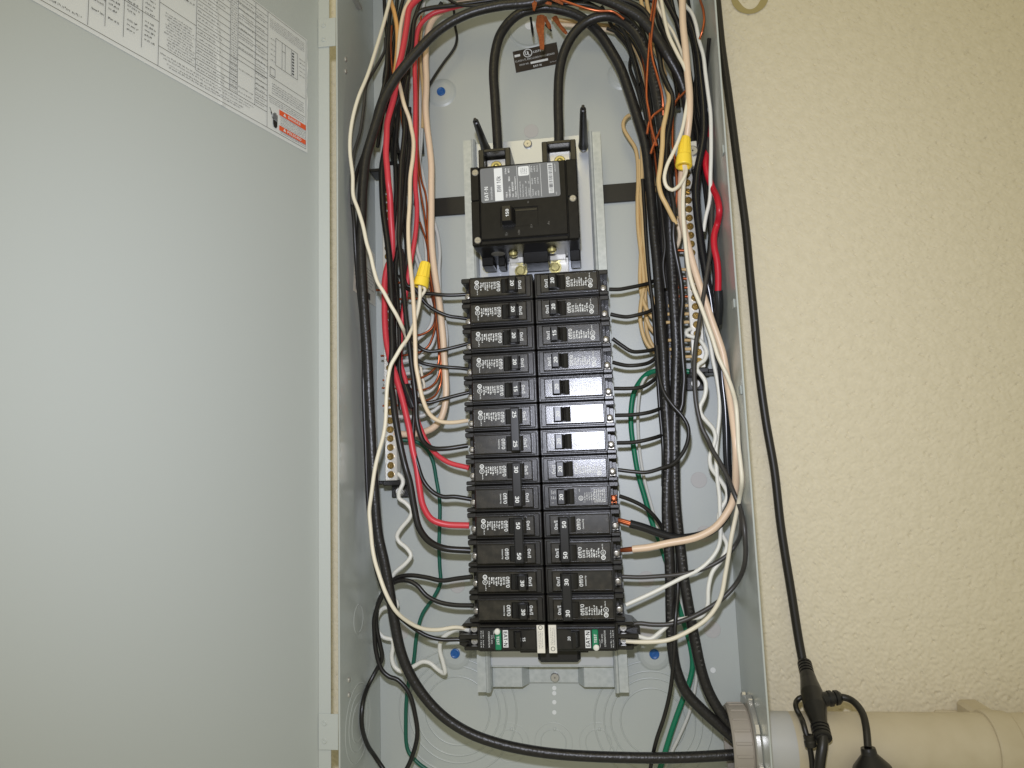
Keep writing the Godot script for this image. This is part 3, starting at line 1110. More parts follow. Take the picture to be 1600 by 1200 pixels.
func pole_plate(s: float) -> Mesh:
	var st := new_st()
	plate_with_hole(st, Rect2(6.8 if s > 0 else -61.8, -9.1, 55.0, 18.2), Rect2(14.8 if s > 0 else -30.4, -6.9, 15.6, 13.8), 65, 71.4, 0.8)
	bx(st, s, 14.0, 31.0, -7.2, 7.2, 64, 66.5, 0.2)
	# thin raised line round the face
	for q in [[7.6, 61.0, 8.0, 8.3], [7.6, 61.0, -8.3, -8.0], [7.6, 7.9, -8.3, 8.3], [60.7, 61.0, -8.3, 8.3]]:
		bx(st, s, q[0], q[1], q[2], q[3], 71.0, 71.65, 0.05)
	return st.commit()

func pole_handle(s: float, lever: bool) -> Mesh:
	var st := new_st()
	var arc := PackedVector2Array()
	arc.append(V2(15.0 * s, 66.6))
	for k in 9:
		var x := lerpf(15.0, 30.2, k / 8.0)
		arc.append(V2(x * s, 57.0 + sqrt(17.0 * 17.0 - (x - 22.6) * (x - 22.6)) - 1.6))
	arc.append(V2(30.2 * s, 66.6))
	prism(st, arc, -6.7, 6.7, frame(Vector3.ZERO, Vector3.RIGHT, Vector3.BACK))
	if lever:
		var p := PackedVector2Array()
		for q in [V2(15.1, 70), V2(15.4, 79.0), V2(16.2, 80.2), V2(21.6, 80.2), V2(22.6, 79.4), V2(24.4, 74.6), V2(26.6, 72.4), V2(26.6, 71)]:
			p.append(V2(q.x * s, q.y))
		prism(st, p, -6.2, 6.2, frame(Vector3.ZERO, Vector3.RIGHT, Vector3.BACK))
	return st.commit()

func pole_screw(s: float) -> Mesh:
	var st := new_st()
	bx(st, s, 64.2, 69.8, -8.0, -0.4, 46.5, 48.6, 0.4)
	lathe(st, Vector3(66.8 * s, -3.6, 48.4), Vector3.BACK, [V2(0, 3.4), V2(4.0, 3.4), V2(5.4, 2.4), V2(5.6, 1.6), V2(4.2, 1.2), V2(4.2, 0)], 16)
	return st.commit()

func pole_print(s: float, kind: String, variant: int) -> Mesh:
	var st := new_st()
	var f := print_frame(s, 71.4)
	rng.seed = 77 + variant
	write(st, "On/I", -4.3, -14.1, 8.2, 3.0, f, "bold")
	write(st, "Off/O", -4.9, -35.2, 9.8, 3.5, f, "bold")
	if kind == "full":
		write(st, "EAT·N", -4.6, -38.2, 6.6, 2.3, f, "bold")
		for k in 6:
			small_print(st, -4.6, -40.6 - k * 2.15, [7.6, 6.2, 8.2, 6.6, 5.4, 8.0][k], 1.6, f, 0.12, 0.95)
		ring_flat(st, V2(-0.4, -54.6), 1.9, 2.4, f, 0.12, 16)
		write(st, "UL", -1.6, -55.5, 2.4, 1.8, f, "bold", 0.12)
		ring_flat(st, V2(-4.9, -54.6), 1.3, 2.1, f, 0.12, 16)
		ring_flat(st, V2(-4.6, -54.6), 0.4, 0.8, f, 0.12, 12)
		small_print(st, -2.5, -53.9, 0.1, 1.2, f, 0.12)
		small_print(st, 2.6, -54.6, 4.6, 1.1, f, 0.12, 0.8)
	elif kind == "common":
		write(st, "Common Trip", -4.4, -38.6, 9.0, 1.7, f, "bold")
	return st.commit()

func rating_print(s: float, num: String) -> Mesh:
	var st := new_st()
	write(st, num, -2.8, -20.8, 5.6, 3.5, print_frame(s, 80.2), "bold")
	return st.commit()

func add_pole(o: Node3D, s: float, y: float, num: String, kind: String, variant: int, tie := false, print_mat := "print") -> void:
	var at := Vector3(0, y, 0) * S
	var k := str(s)
	part_mesh("body", kept("body" + k, pole_body.bind(s)), M.breaker, o, at)
	part_mesh("face_plate", kept("plate" + k, pole_plate.bind(s)), M.breaker_face, o, at)
	part_mesh("handle", kept("handle" + k + str(tie), pole_handle.bind(s, not tie)), M.handle, o, at)
	part_mesh("terminal_screw", kept("screw" + k, pole_screw.bind(s)), M.terminal, o, at)
	part_mesh("printed_marks", kept("print" + k + kind + str(variant % 3), pole_print.bind(s, kind, variant % 3)), M[print_mat], o, at)
	if not tie:
		part_mesh("rating_number", kept("num" + k + num, rating_print.bind(s, num)), M.print, o, at)

func branch_breakers() -> void:
	var P := 25.4
	var ord := ["first", "second", "third", "fourth", "fifth", "sixth", "seventh", "eighth", "ninth", "tenth", "eleventh", "twelfth", "thirteenth"]
	var left := [[0, "20"], [1, "20"], [2, "20"], [3, "20"], [4, "15"]]
	var right := [[0, "20"], [1, "20"], [2, "15"], [3, "20"], [4, "20"], [5, "20"], [6, "20"], [7, "20"]]
	for side in [[-1.0, "left", left], [1.0, "right", right]]:
		for q in side[2]:
			var y: float = -(q[0] + 0.5) * P
			var o := thing("branch_breaker", "black %s amp single breaker, %s from the top of the %s column" % [q[1], ord[q[0]], side[1]], "circuit breaker", Vector3(side[0] * 0.2, y, 0), "single branch breakers")
			add_pole(o, side[0], 0, q[1], "full", q[0])
	for q in [[-1.0, 5, "25", true, "full", "common", "black tied double breaker marked 25 with one cream and one black wire"],
			[-1.0, 7, "30", true, "full", "common", "black tied double breaker marked 30 fed by a thin red wire on the left"],
			[-1.0, 9, "50", true, "full", "common", "black tied double breaker marked 50 fed by the thick red wire"],
			[-1.0, 11, "30", false, "full", "common", "black double breaker marked 30 whose two handles have lost their tie"],
			[1.0, 9, "50", true, "common", "full", "black tied double breaker marked 50 joined to the thick peach wire"],
			[1.0, 11, "30", true, "common", "full", "black tied double breaker marked 30 above the right green test button"]]:
		var s: float = q[0]
		var y: float = -(q[1] + 1.0) * P
		var o := thing("two_pole_breaker", q[6], "circuit breaker", Vector3(s * 0.2, y, 0), "two pole branch breakers")
		add_pole(o, s, P / 2, q[2], q[4], q[1], q[3])
		add_pole(o, s, -P / 2, q[2], q[5], q[1] + 1, q[3])
		if q[3]:
			var st := new_st()
			bx(st, s, 16.2, 25.0, -20.3, 20.3, 78.0, 83.4, 1.1)
			bx(st, s, 17.2, 24.0, P / 2 - 5.6, P / 2 + 5.6, 70, 78.6, 0.4)
			bx(st, s, 17.2, 24.0, -P / 2 - 5.6, -P / 2 + 5.6, 70, 78.6, 0.4)
			var tie := part_mesh("handle_tie", st.commit(), M.handle_worn, o)
			for e in [-1.0, 1.0]:
				st = new_st()
				write(st, q[2], -3.0, -22.6, 6.0, 3.7, print_frame(s, 83.4, e * 13.6), "bold")
				part_mesh("rating_number", st.commit(), M.print, tie)
	# the odd one out, ninth on the right
	var y9 := -8.5 * P
	var o9 := thing("branch_breaker", "black 20 amp breaker of another make with grey print panels, ninth on the right", "circuit breaker", Vector3(0.2, y9, 0), "single branch breakers")
	part_mesh("body", kept("body1.0", pole_body.bind(1.0)), M.breaker, o9)
	part_mesh("face_plate", kept("plate1.0", pole_plate.bind(1.0)), M.breaker_face, o9)
	part_mesh("handle", kept("handle1.0false", pole_handle.bind(1.0, true)), M.handle, o9)
	part_mesh("terminal_screw", kept("screw1.0", pole_screw.bind(1.0)), M.copper, o9)
	part_mesh("rating_number", rating_print(1.0, "20"), M.print, o9)
	var st9 := new_st()
	var f9 := print_frame(1.0, 71.45)
	flat(st9, -8.0, 8.0, -46.0, -33.0, 0.1, f9)
	flat(st9, -8.0, 8.0, -14.2, -8.0, 0.1, f9)
	part_mesh("print_panel", st9.commit(), M.label_dark, o9)
	st9 = new_st()
	for k in 3:
		small_print(st9, -2.0, -10.4 - k * 1.6, 2.6, 1.3, f9, 0.25)
		small_print(st9, 2.6, -10.4 - k * 1.6, 3.0, 1.3, f9, 0.25)
	ring_flat(st9, V2(-1.8, -36.6), 1.7, 2.2, f9, 0.25, 16)
	write(st9, "UL", -3.0, -37.4, 2.2, 1.7, f9, "bold", 0.25)
	small_print(st9, 4.2, -36.0, 2.4, 1.3, f9, 0.25)
	for k in 5:
		small_print(st9, -3.8, -41.4 - k * 2.0 + 0.6, 7.0, 1.2, f9, 0.25, 0.8)
	for k in 6:
		small_print(st9, -5.8, -50.0 - k * 1.8, 11.5, 1.3, f9, 0.25, 0.8)
	write(st9, "I", -5.6, -11.6, 0.5, 2.0, f9, "sans", 0.25)
	write(st9, "I", -5.6, -40.6, 0.5, 2.0, f9, "sans", 0.25)
	part_mesh("printed_marks", st9.commit(), M.print, o9)
	for q in [[-1.0, "15", "left"], [1.0, "20", "right"]]:
		test_breaker(q[0], q[1], q[2])

func test_breaker(s: float, num: String, side: String) -> void:
	var o := thing("test_breaker", "black %s amp breaker with green test button at the bottom of the %s column" % [num, side], "circuit breaker", Vector3(s * 0.2, -13.5 * 25.4, 0), "breakers with green test buttons")
	var st := new_st()
	bx(st, s, 0.5, 63.0, -12.2, 12.2, 24, 66.0, 1.0)
	bx(st, s, 9.0, 62.0, -9.4, 8.4, 64, 71.2, 0.8)
	bx(st, s, 2.0, 62.0, 9.6, 12.0, 60, 68.0, 0.6)
	part_mesh("body", st.commit(), M.breaker, o)
	# terminal block with a slanted shoulder and two wells
	st = new_st()
	var p := PackedVector2Array()
	for q in [V2(60, 12.4), V2(68, 13.6), V2(79, 11.0), V2(85, 5.0), V2(85, -10.0), V2(80, -12.4), V2(60, -12.4)]:
		p.append(V2(q.x * s, q.y))
	prism(st, p, 26, 48, Transform3D.IDENTITY)
	bx(st, s, 60, 79, 9.0, 12.4, 44, 62, 1.2)
	bx(st, s, 60, 83, -2.6, 1.6, 44, 61, 1.0)
	bx(st, s, 60, 78, -12.4, -9.0, 44, 61, 1.0)
	bx(st, s, 60, 64.6, -12, 12, 44, 64.5, 0.8)
	part_mesh("terminal_block", st.commit(), M.breaker, o)
	for y in [5.4, -5.8]:
		st = new_st()
		lathe(st, Vector3(69.5 * s, y, 48), Vector3.BACK, [V2(0, 3.6), V2(4, 3.6), V2(4.8, 3.0), V2(4.8, 1.4), V2(4.0, 1.0), V2(4.0, 0)], 16)
		part_mesh("terminal_screw", st.commit(), M.steel, o)
	st = new_st()
	prism(st, PackedVector2Array([V2(22.4 * s, 70), V2(22.8 * s, 78.4), V2(24.0 * s, 79.0), V2(26.6 * s, 78.4), V2(29.8 * s, 72.0), V2(30.2 * s, 70)]), -7.4, 6.6, frame(Vector3.ZERO, Vector3.RIGHT, Vector3.BACK))
	part_mesh("handle", st.commit(), M.handle, o)
	var f := print_frame(s, 71.2)
	st = new_st()
	flat(st, -9.0, 8.0, -61.4, -34.2, 0.12, f)
	part_mesh("print_panel", st.commit(), M.label_black, o)
	st = new_st()
	bx(st, s, 41.0, 46.6, -9.2, 8.2, 70, 73.4, 0.7)
	part_mesh("test_button", st.commit(), M.test_green, o, Vector3.ZERO, "green test button")
	st = new_st()
	lathe(st, Vector3(44.4 * s, -7.2 * s, 72), Vector3.BACK, [V2(0, 2.8), V2(2.4, 2.6), V2(3.0, 1.6), V2(3.2, 0)], 18)
	part_mesh("button_cap", st.commit(), M.white_cap, o)
	st = new_st()
	rng.seed = 5
	flat(st, -8.0, 7.2, -39.6, -34.8, 0.2, f)
	write(st, "TEST", -3.2, -45.2, 7.6, 2.4, print_frame(s, 73.4), "bold")
	write(st, num, -1.6, -21.6, 3.6, 2.6, f, "bold")
	write(st, "COMBINATION", -7.0, -53.2, 14.0, 1.5, f, "sans", 0.25)
	write(st, "TYPE AFCI", -4.0, -50.6, 8.0, 1.3, f, "sans", 0.25)
	small_print(st, -7.6, -48.4, 7.0, 1.0, f, 0.25)
	for k in 2:
		small_print(st, -7.6, -58.4 - k * 2.0, 6.4, 1.1, f, 0.25)
		small_print(st, 0.8, -58.4 - k * 2.0, 6.4, 1.1, f, 0.25)
	part_mesh("printed_marks", st.commit(), M.print, o)
	st = new_st()
	write(st, "EAT·N", -6.8, -38.9, 13.0, 3.4, f, "bold", 0.3)
	part_mesh("maker_lettering", st.commit(), M.ink_black, o)
	st = new_st()
	bx(st, s, 1.6, 8.8, -13.2, 11.6, 67.4, 68.2, 0.2)
	var lab := part_mesh("paper_label", st.commit(), M.sticker, o)
	st = new_st()
	var g := print_frame(s, 68.2)
	ring_flat(st, V2(-9.4 * s * s, -5.2), 1.5, 2.0, g, 0.1, 16)
	for k in 3:
		small_print(st, -6.0, -4.2 - k * 1.5, 15.0, 0.9, g, 0.1)
	part_mesh("small_print", st.commit(), M.ink, lab)

func neutral_bars() -> void:
	for q in [[-151.4, 133.0, -196.0, "left", 36], [154.9, 112.0, -98.0, "right", 22]]:
		var x: float = q[0]
		var y1: float = q[1]
		var y0: float = q[2]
		var o := thing("neutral_bar", "long tin plated neutral bar with brass screws on the %s side" % q[3], "terminal bar", Vector3(x, y0, 0), "neutral bars")
		var st := new_st()
		cbox(st, x - 6.2, x + 6.2, y0, y1, 30, 43, 0.6)
		part("bar", st, M.tin, o)
		st = new_st()
		lathe(st, Vector3.ZERO, Vector3.BACK, [V2(0, 3.5), V2(2.2, 3.5), V2(2.7, 3.0), V2(2.7, 2.1), V2(1.5, 1.9), V2(1.5, 0)], 14)
		cbox(st, -2.6, 2.6, -0.4, 0.4, 1.5, 2.6, 0.1)
		var m := st.commit()
		for k in q[4]:
			var y: float = y0 + 6.0 + k * 8.95
			if y > y1 - 3:
				break
			var w := part_mesh("terminal_screw", m, M.brass, o, Vector3(0, y - y0, 43.0 - rng.randf_range(0.0, 1.2)) * S)
			w.rotation.z = rng.randf_range(0, TAU)
		for e in [[y0, -1.0], [y1, 1.0]]:
			st = new_st()
			var ya := minf(e[0], e[0] + e[1] * 5.0)
			cbox(st, x - 9, x + 9, ya, ya + 5, 2, 42, 0.8)
			ya = minf(e[0] + e[1] * 4.0, e[0] + e[1] * 18.0)
			cbox(st, x - 10.5, x + 10.5, ya, ya + 14, 2.0, 7.0, 0.8)
			cbox(st, minf(x, x + 24 * signf(x)), maxf(x, x + 24 * signf(x)), minf(e[0], e[0] + e[1] * 4), maxf(e[0], e[0] + e[1] * 4), 8, 30, 0.8)
			var sp := part("end_support", st, M.black_plastic, o)
			st = new_st()
			screw_head(st, Vector3(x + (0.0 if x > 0 else -1.0), e[0] + e[1] * 11.5, 7.0), 5.2, 3.0)
			part("mounting_screw", st, M.steel, sp)
		if x > 0:
			st = new_st()
			cbox(st, x - 6, x + 10, 98, 124, 30, 58, 0.8)
			var lug := part("main_lug", st, M.tin, o)
			st = new_st()
			screw_head(st, Vector3(x + 5, 113, 58), 5.5, 2.4)
			part("lug_screw", st, M.steel, lug)

func wire_nuts() -> void:
	for q in [[Vector3(-105, 16, 72), Vector3(-110.2, -8.8, 74), "yellow wire connector on two white wires left of the breakers"], [Vector3(150.2, 116.6, 82), Vector3(146.8, 86.6, 86), "yellow wire connector hanging in front of the right neutral bar"]]:
		var a: Vector3 = q[0]
		var b: Vector3 = q[1]
		var d := (b - a).length()
		var o := thing("wire_nut", q[2], "wire connector", b, "yellow wire connectors")
		var st := new_st()
		lathe(st, a, b - a, [V2(0, 0), V2(0, 4.4), V2(0.6, 5.0), V2(d * 0.62, 6.4), V2(d * 0.66, 7.2), V2(d - 0.8, 7.9), V2(d, 7.4), V2(d, 5.6), V2(d - 4, 5.0), V2(d - 4, 0)], 12)
		part("cap", st, M.yellow, o)
		st = new_st()
		var ax := (b - a).normalized()
		var u := ax.cross(Vector3.UP if absf(ax.y) < 0.9 else Vector3.RIGHT).normalized()
		var w := ax.cross(u)
		for k in 12:
			var r := u * cos(TAU * (k + 0.5) / 12) + w * sin(TAU * (k + 0.5) / 12)
			tube(st, PackedVector3Array([a + ax * 1.5 + r * 4.8, a + ax * d * 0.6 + r * 6.1]), 0.5, 6)
		part("grip_ribs", st, M.yellow, o)

func cord_and_pipe() -> void:
	# conduit through the right side of the box
	var py := -441.0
	var pz := 47.0
	var o := thing("conduit_pipe", "thick beige painted conduit running from the box along the wall", "pipe", Vector3(190, py - 28, pz))
	var st := new_st()
	lathe(st, Vector3(183, py, pz), Vector3.RIGHT, [V2(0, 28.2), V2(29, 28.2), V2(29.2, 27.6)], 48)
	part("bare_end", st, M.pvc, o, "unpainted grey end of the conduit")
	st = new_st()
	lathe(st, Vector3(212, py, pz), Vector3.RIGHT, [V2(0, 27.9), V2(700, 27.9)], 48)
	part("painted_length", st, M.pipe, o)
	st = new_st()
	lathe(st, Vector3(372, py, pz), Vector3(1, -0.05, 0), [V2(0, 28.0), V2(0.2, 29.6), V2(1.2, 30.4), V2(19.5, 30.4), V2(20.7, 29.6), V2(21, 28)], 48)
	cbox(st, 350, 392, py - 10, py + 16, -6, 6, 5.0)
	cbox(st, 372.5, 392, py + 8, py + 26.5, 0, 38, 3.0)
	part("pipe_strap", st, M.pipe, o, "painted over strap that holds the conduit")
	st = new_st()
	lathe(st, Vector3(158, py + 2, pz), Vector3.RIGHT, [V2(0, 27), V2(-0.2, 31.0), V2(1.5, 32.4), V2(15.5, 32.8), V2(17, 32), V2(17.2, 27), V2(4, 25.5), V2(0, 27)], 40)
	for k in 20:
		var a := TAU * k / 20
		cbox(st, 160, 173.5, -1.2, 1.2, 32.0, 33.4, 0.4, Transform3D(Basis(Vector3.RIGHT, a), Vector3(0, py + 2, pz)))
	part("end_bushing", st, M.bushing, o, "grey beige plastic bushing inside the box")
	st = new_st()
	lathe(st, Vector3(175.2, py + 2, pz), Vector3.RIGHT, [V2(0, 28), V2(0, 38.5), V2(1.0, 39.4), V2(4.2, 39.4), V2(5.1, 38.5), V2(5.1, 28)], 40)
	for k in 8:
		var a := TAU * k / 8 + 0.2
		cbox(st, 175.4, 180.0, -4.5, 4.5, 38.0, 43.0, 0.8, Transform3D(Basis(Vector3.RIGHT, a), Vector3(0, py + 2, pz)))
	part("locknut", st, M.steel, o)
	# the black outdoor cord with its splitter
	var c := thing("extension_cord", "black extension cord with a splitter hanging beside the box", "cord", Vector3(221.9, -449.7, 92))
	st = new_st()
	tube(st, path([Vector3(203.5, 326.1, 6), Vector3(204.3, 298.5, 6), Vector3(205.6, 248.4, 6), Vector3(207.8, 211.9, 6), Vector3(210.6, 158.1, 6), Vector3(213.5, 96.9, 6), Vector3(215.9, 50, 6), Vector3(216.7, -0.8, 6), Vector3(217.5, -50.7, 6), Vector3(218, -94.6, 6), Vector3(221.2, -151.3, 6), Vector3(225.6, -198.8, 6), Vector3(227.5, -252.7, 6), Vector3(232.4, -318.1, 7), Vector3(235.1, -359.3, 9), Vector3(237, -383.1, 12)], 6.0), 4.1, 16)
	part("cord", st, M.cord, c)
	st = new_st()
	tube(st, path([Vector3(229.8, -419.2, 86), Vector3(227.6, -425.4, 90), Vector3(224.7, -434.7, 92), Vector3(221.9, -449.7, 92)], 4.0), 4.2, 14)
	part("main_tail", st, M.cord, c)
	var top := Vector3(237.4, -379.1, 14)
	var low := Vector3(229, -421.5, 88)
	var side := Vector3(257.2, -398.7, 50)
	var ax := (low - top).normalized()
	var len := (low - top).length()
	st = new_st()
	var prof: Array = [V2(0, 4.0)]
	for k in 4:
		prof.append_array([V2(k * 3.4, 6.4), V2(k * 3.4 + 2.0, 6.5), V2(k * 3.4 + 2.3, 5.0), V2(k * 3.4 + 3.2, 5.0)])
	prof.append_array([V2(14.0, 6.6), V2(22, 7.4), V2(36, 9.6), V2(52, 9.8), V2(len - 26, 8.0), V2(len - 15, 6.4)])
	for k in 4:
		prof.append_array([V2(len - 14.0 + k * 3.4, 7.6), V2(len - 12.0 + k * 3.4, 7.6), V2(len - 11.6 + k * 3.4, 5.4), V2(len - 10.8 + k * 3.4, 5.4)])
	prof.append(V2(len, 3.6))
	lathe(st, top, ax, prof, 20)
	var mid := top + ax * len * 0.52
	lathe(st, mid, side - mid, [V2(0, 7.6), V2((side - mid).length() * 0.5, 6.0), V2((side - mid).length() * 0.55, 6.8), V2((side - mid).length() * 0.66, 6.8), V2((side - mid).length() * 0.68, 5.0), V2((side - mid).length() * 0.76, 5.0), V2((side - mid).length() * 0.78, 6.4), V2((side - mid).length() * 0.9, 6.2), V2((side - mid).length(), 4.2), V2((side - mid).length(), 2)], 16)
	part("splitter", st, M.black_plastic, c, "black moulded three way splitter")
	st = new_st()
	tube(st, path([Vector3(252.8, -398.7, 50), Vector3(259.8, -398.6, 52), Vector3(264.8, -400.1, 56), Vector3(267.5, -405.2, 70), Vector3(265.8, -412.6, 82), Vector3(262.7, -425.8, 92)], 3.0), 3.0, 12)
	part("side_tail", st, M.cord, c)
	st = new_st()
	var pa := Vector3(262.7, -425.8, 92)
	var pb := Vector3(264.9, -448.2, 94)
	lathe(st, pa, pb - pa, [V2(0, 2.6), V2(0, 5.6), V2(2, 6.0), V2(5, 6.2), V2(8, 9.0), V2(14, 14.5), V2(24, 19.0), V2(46, 20.0), V2(50, 18), V2(50, 0)], 24)
	part("socket_end", st, M.black_plastic, c)
	st = new_st()
	tube(st, path([Vector3(229.6, -403.7, 50), Vector3(224.9, -400, 46), Vector3(220.3, -403.3, 46), Vector3(216.9, -406.2, 56), Vector3(218.7, -411.4, 60), Vector3(216.6, -411.8, 78), Vector3(217.1, -418.1, 82), Vector3(218.4, -426.1, 84), Vector3(219.6, -437.8, 84), Vector3(219.3, -453, 84)], 3.0), 2.3, 10)
	var kn := Vector3(218.1, -423.4, 86)
	lathe(st, kn + Vector3(0, 5, 0), Vector3(0.15, -1, 0), [V2(0, 2), V2(0.5, 4.6), V2(4, 4.2), V2(5, 5.0), V2(9, 4.8), V2(10, 2)], 12)
	part("thin_tail", st, M.cord, c)

func small_things() -> void:
	# shreds of brown sheath paper hanging over the feeder
	var k := 0
	for q in [[4.2, [Vector3(18, 267.5, 66), Vector3(17.1, 251, 70), Vector3(18.1, 238.6, 72), Vector3(18.2, 226.2, 72)], 0, "long brown shred pointing down at the certification plate"], [2.6, [Vector3(31, 275.3, 50), Vector3(36.7, 260.7, 56), Vector3(43.5, 249.5, 58)], 0, "brown shred slanting right behind the feeder loop"], [2.4, [Vector3(20.9, 269.1, 60), Vector3(24.6, 261, 62), Vector3(27, 254.4, 62)], 0, "small brown shred between two longer ones"], [1.4, [Vector3(7.1, 270.7, 60), Vector3(8.2, 258.7, 62), Vector3(9.1, 247.4, 62)], 1, "thin dark shred over the white hanging hole"], [2.6, [Vector3(12.7, 280.7, 80), Vector3(13.4, 268.2, 86), Vector3(12.4, 259.4, 86)], 0, "brown shred lying over the left feeder arch"], [3.2, [Vector3(26.8, 280.4, 80), Vector3(34.3, 271.2, 84), Vector3(41.5, 267.6, 80)], 0, "brown shred at the top edge right of the arch"], [3, [Vector3(17.6, 285.7, 76), Vector3(21.5, 272.7, 82), Vector3(30.2, 267.6, 82)], 0, "brown shred crossing at the top of the box"], [1.3, [Vector3(22.5, 261.1, 60), Vector3(26.9, 255, 60), Vector3(28.1, 252.8, 60)], 1, "dark crumb of sheath under the brown shreds"]]:
		var st := new_st()
		var line := path(q[1], 2.0)
		var n := line.size()
		for i in n - 1:
			var d := (line[i + 1] - line[i]).normalized()
			var sd := d.cross(Vector3.BACK).normalized()
			var t0 := float(i) / (n - 1)
			var t1 := float(i + 1) / (n - 1)
			var w0: float = q[0] * (0.9 + 0.16 * sin(t0 * 7.0 + k)) * (1.0 - 0.6 * pow(t0, 4))
			var w1: float = q[0] * (0.9 + 0.16 * sin(t1 * 7.0 + k)) * (1.0 - 0.6 * pow(t1, 4))
			for lay in [[0.0, 1.0], [0.7, -1.0]]:
				var z := Vector3(0, 0, -lay[0])
				var bulge := Vector3(0, 0, 1.4)
				quad(st, line[i] - sd * w0 + z, line[i] + bulge + z, line[i + 1] + bulge + z, line[i + 1] - sd * w1 + z, Vector3.BACK * lay[1])
				quad(st, line[i] + bulge + z, line[i] + sd * w0 + z, line[i + 1] + sd * w1 + z, line[i + 1] + bulge + z, Vector3.BACK * lay[1])
		lone("paper_shred", st.commit(), M.bark if q[2] == 0 else M.handle, Vector3.ZERO, q[3], "paper shred", "shreds of sheath paper at the top")
		k += 1
	# black tape round the splices
	for q in [["black tape round the splice in the left bundle", 4.6, [Vector3(-131.5, -103.7, 58), Vector3(-127.3, -113.7, 60), Vector3(-122.9, -125.9, 60)]], ["black tape over the end of the crimson wire", 4.2, [Vector3(172.6, -30.6, 72), Vector3(172.9, -44.3, 68), Vector3(171.9, -59.7, 60)]]]:
		var st := new_st()
		var line := path(q[2], 3.0)
		tube(st, line, q[1], 14)
		lone("tape_wrap", st.commit(), M.gloss_black, Vector3.ZERO, q[0], "tape")
	cable_print()

# worn lettering along the two feeders
func cable_print() -> void:
	for q in [["feeder_b", "VW-1 OR GASOLINE AND OIL RES II (UL) 600 VOLTS CABLE ", [Vector3(103.6, 245.5, 69.5), Vector3(112.9, 232, 69.7), Vector3(120.6, 212.7, 68.8), Vector3(125, 190.6, 68), Vector3(128.2, 169.2, 66.3), Vector3(130.3, 149.9, 64.7), Vector3(133.1, 121, 62.5), Vector3(134.9, 86, 60), Vector3(134.1, 48.1, 57.5), Vector3(134, 31.6, 55), Vector3(134, 8, 52.5), Vector3(134.1, -24.6, 50.7), Vector3(134.2, -55.8, 49), Vector3(134.1, -79.4, 47.7), Vector3(132.3, -101, 46.8), Vector3(130.2, -126.7, 46), Vector3(127.7, -157.3, 46), Vector3(125.8, -189.3, 46), Vector3(124.6, -219.3, 46), Vector3(125.5, -252.5, 46), Vector3(126.7, -272.5, 46), Vector3(127.7, -292.9, 46), Vector3(131, -324.1, 46), Vector3(134.5, -351.5, 46), Vector3(138.1, -375.2, 46)], 4.91, 1, -0.25, Vector3(29.7, 125.4, 55)], ["feeder_a", "CABLE OR GAS OIL RES II (UL) TYPE VW-1 ", [Vector3(121.4, -106.2, 43.5), Vector3(121.5, -134.2, 44.2), Vector3(121.4, -164.9, 45), Vector3(120.1, -186.1, 45.8), Vector3(117.4, -211.3, 46), Vector3(115.7, -239.8, 46), Vector3(115.9, -266.4, 46), Vector3(115.5, -292.7, 46), Vector3(114, -327.3, 46), Vector3(113.6, -353, 46)], 4.96, 1, 0.55, Vector3(-31.5, 121.4, 55)]]:
		var line := path(q[2], 2.0)
		var st := new_st()
		var run := 0.0
		var nexts := 4.0
		var text: String = q[1]
		var i := 0
		for p in range(1, line.size() - 1):
			run += line[p].distance_to(line[p - 1])
			if run >= nexts:
				nexts = run + 2.3
				var ch := text[i % text.length()]
				i += 1
				if ch == " ":
					continue
				var d := (line[p + 1] - line[p - 1]).normalized()
				var side := d.cross(Vector3.BACK).normalized()
				var out: Vector3 = (side.cross(d) * q[4] + side * q[5]).normalized()
				if out.z < 0:
					out = -out
				var yv: Vector3 = out.cross(d)
				write(st, ch, -0.75, -1.1, 1.5, 2.2, frame(line[p] + out * (q[3] + 0.1), d, yv), "sans", 0.05)
		part_mesh("cable_lettering", st.commit(), M.print_worn, named_wires[q[0]] as Node3D, -(q[6] as Vector3) * S)

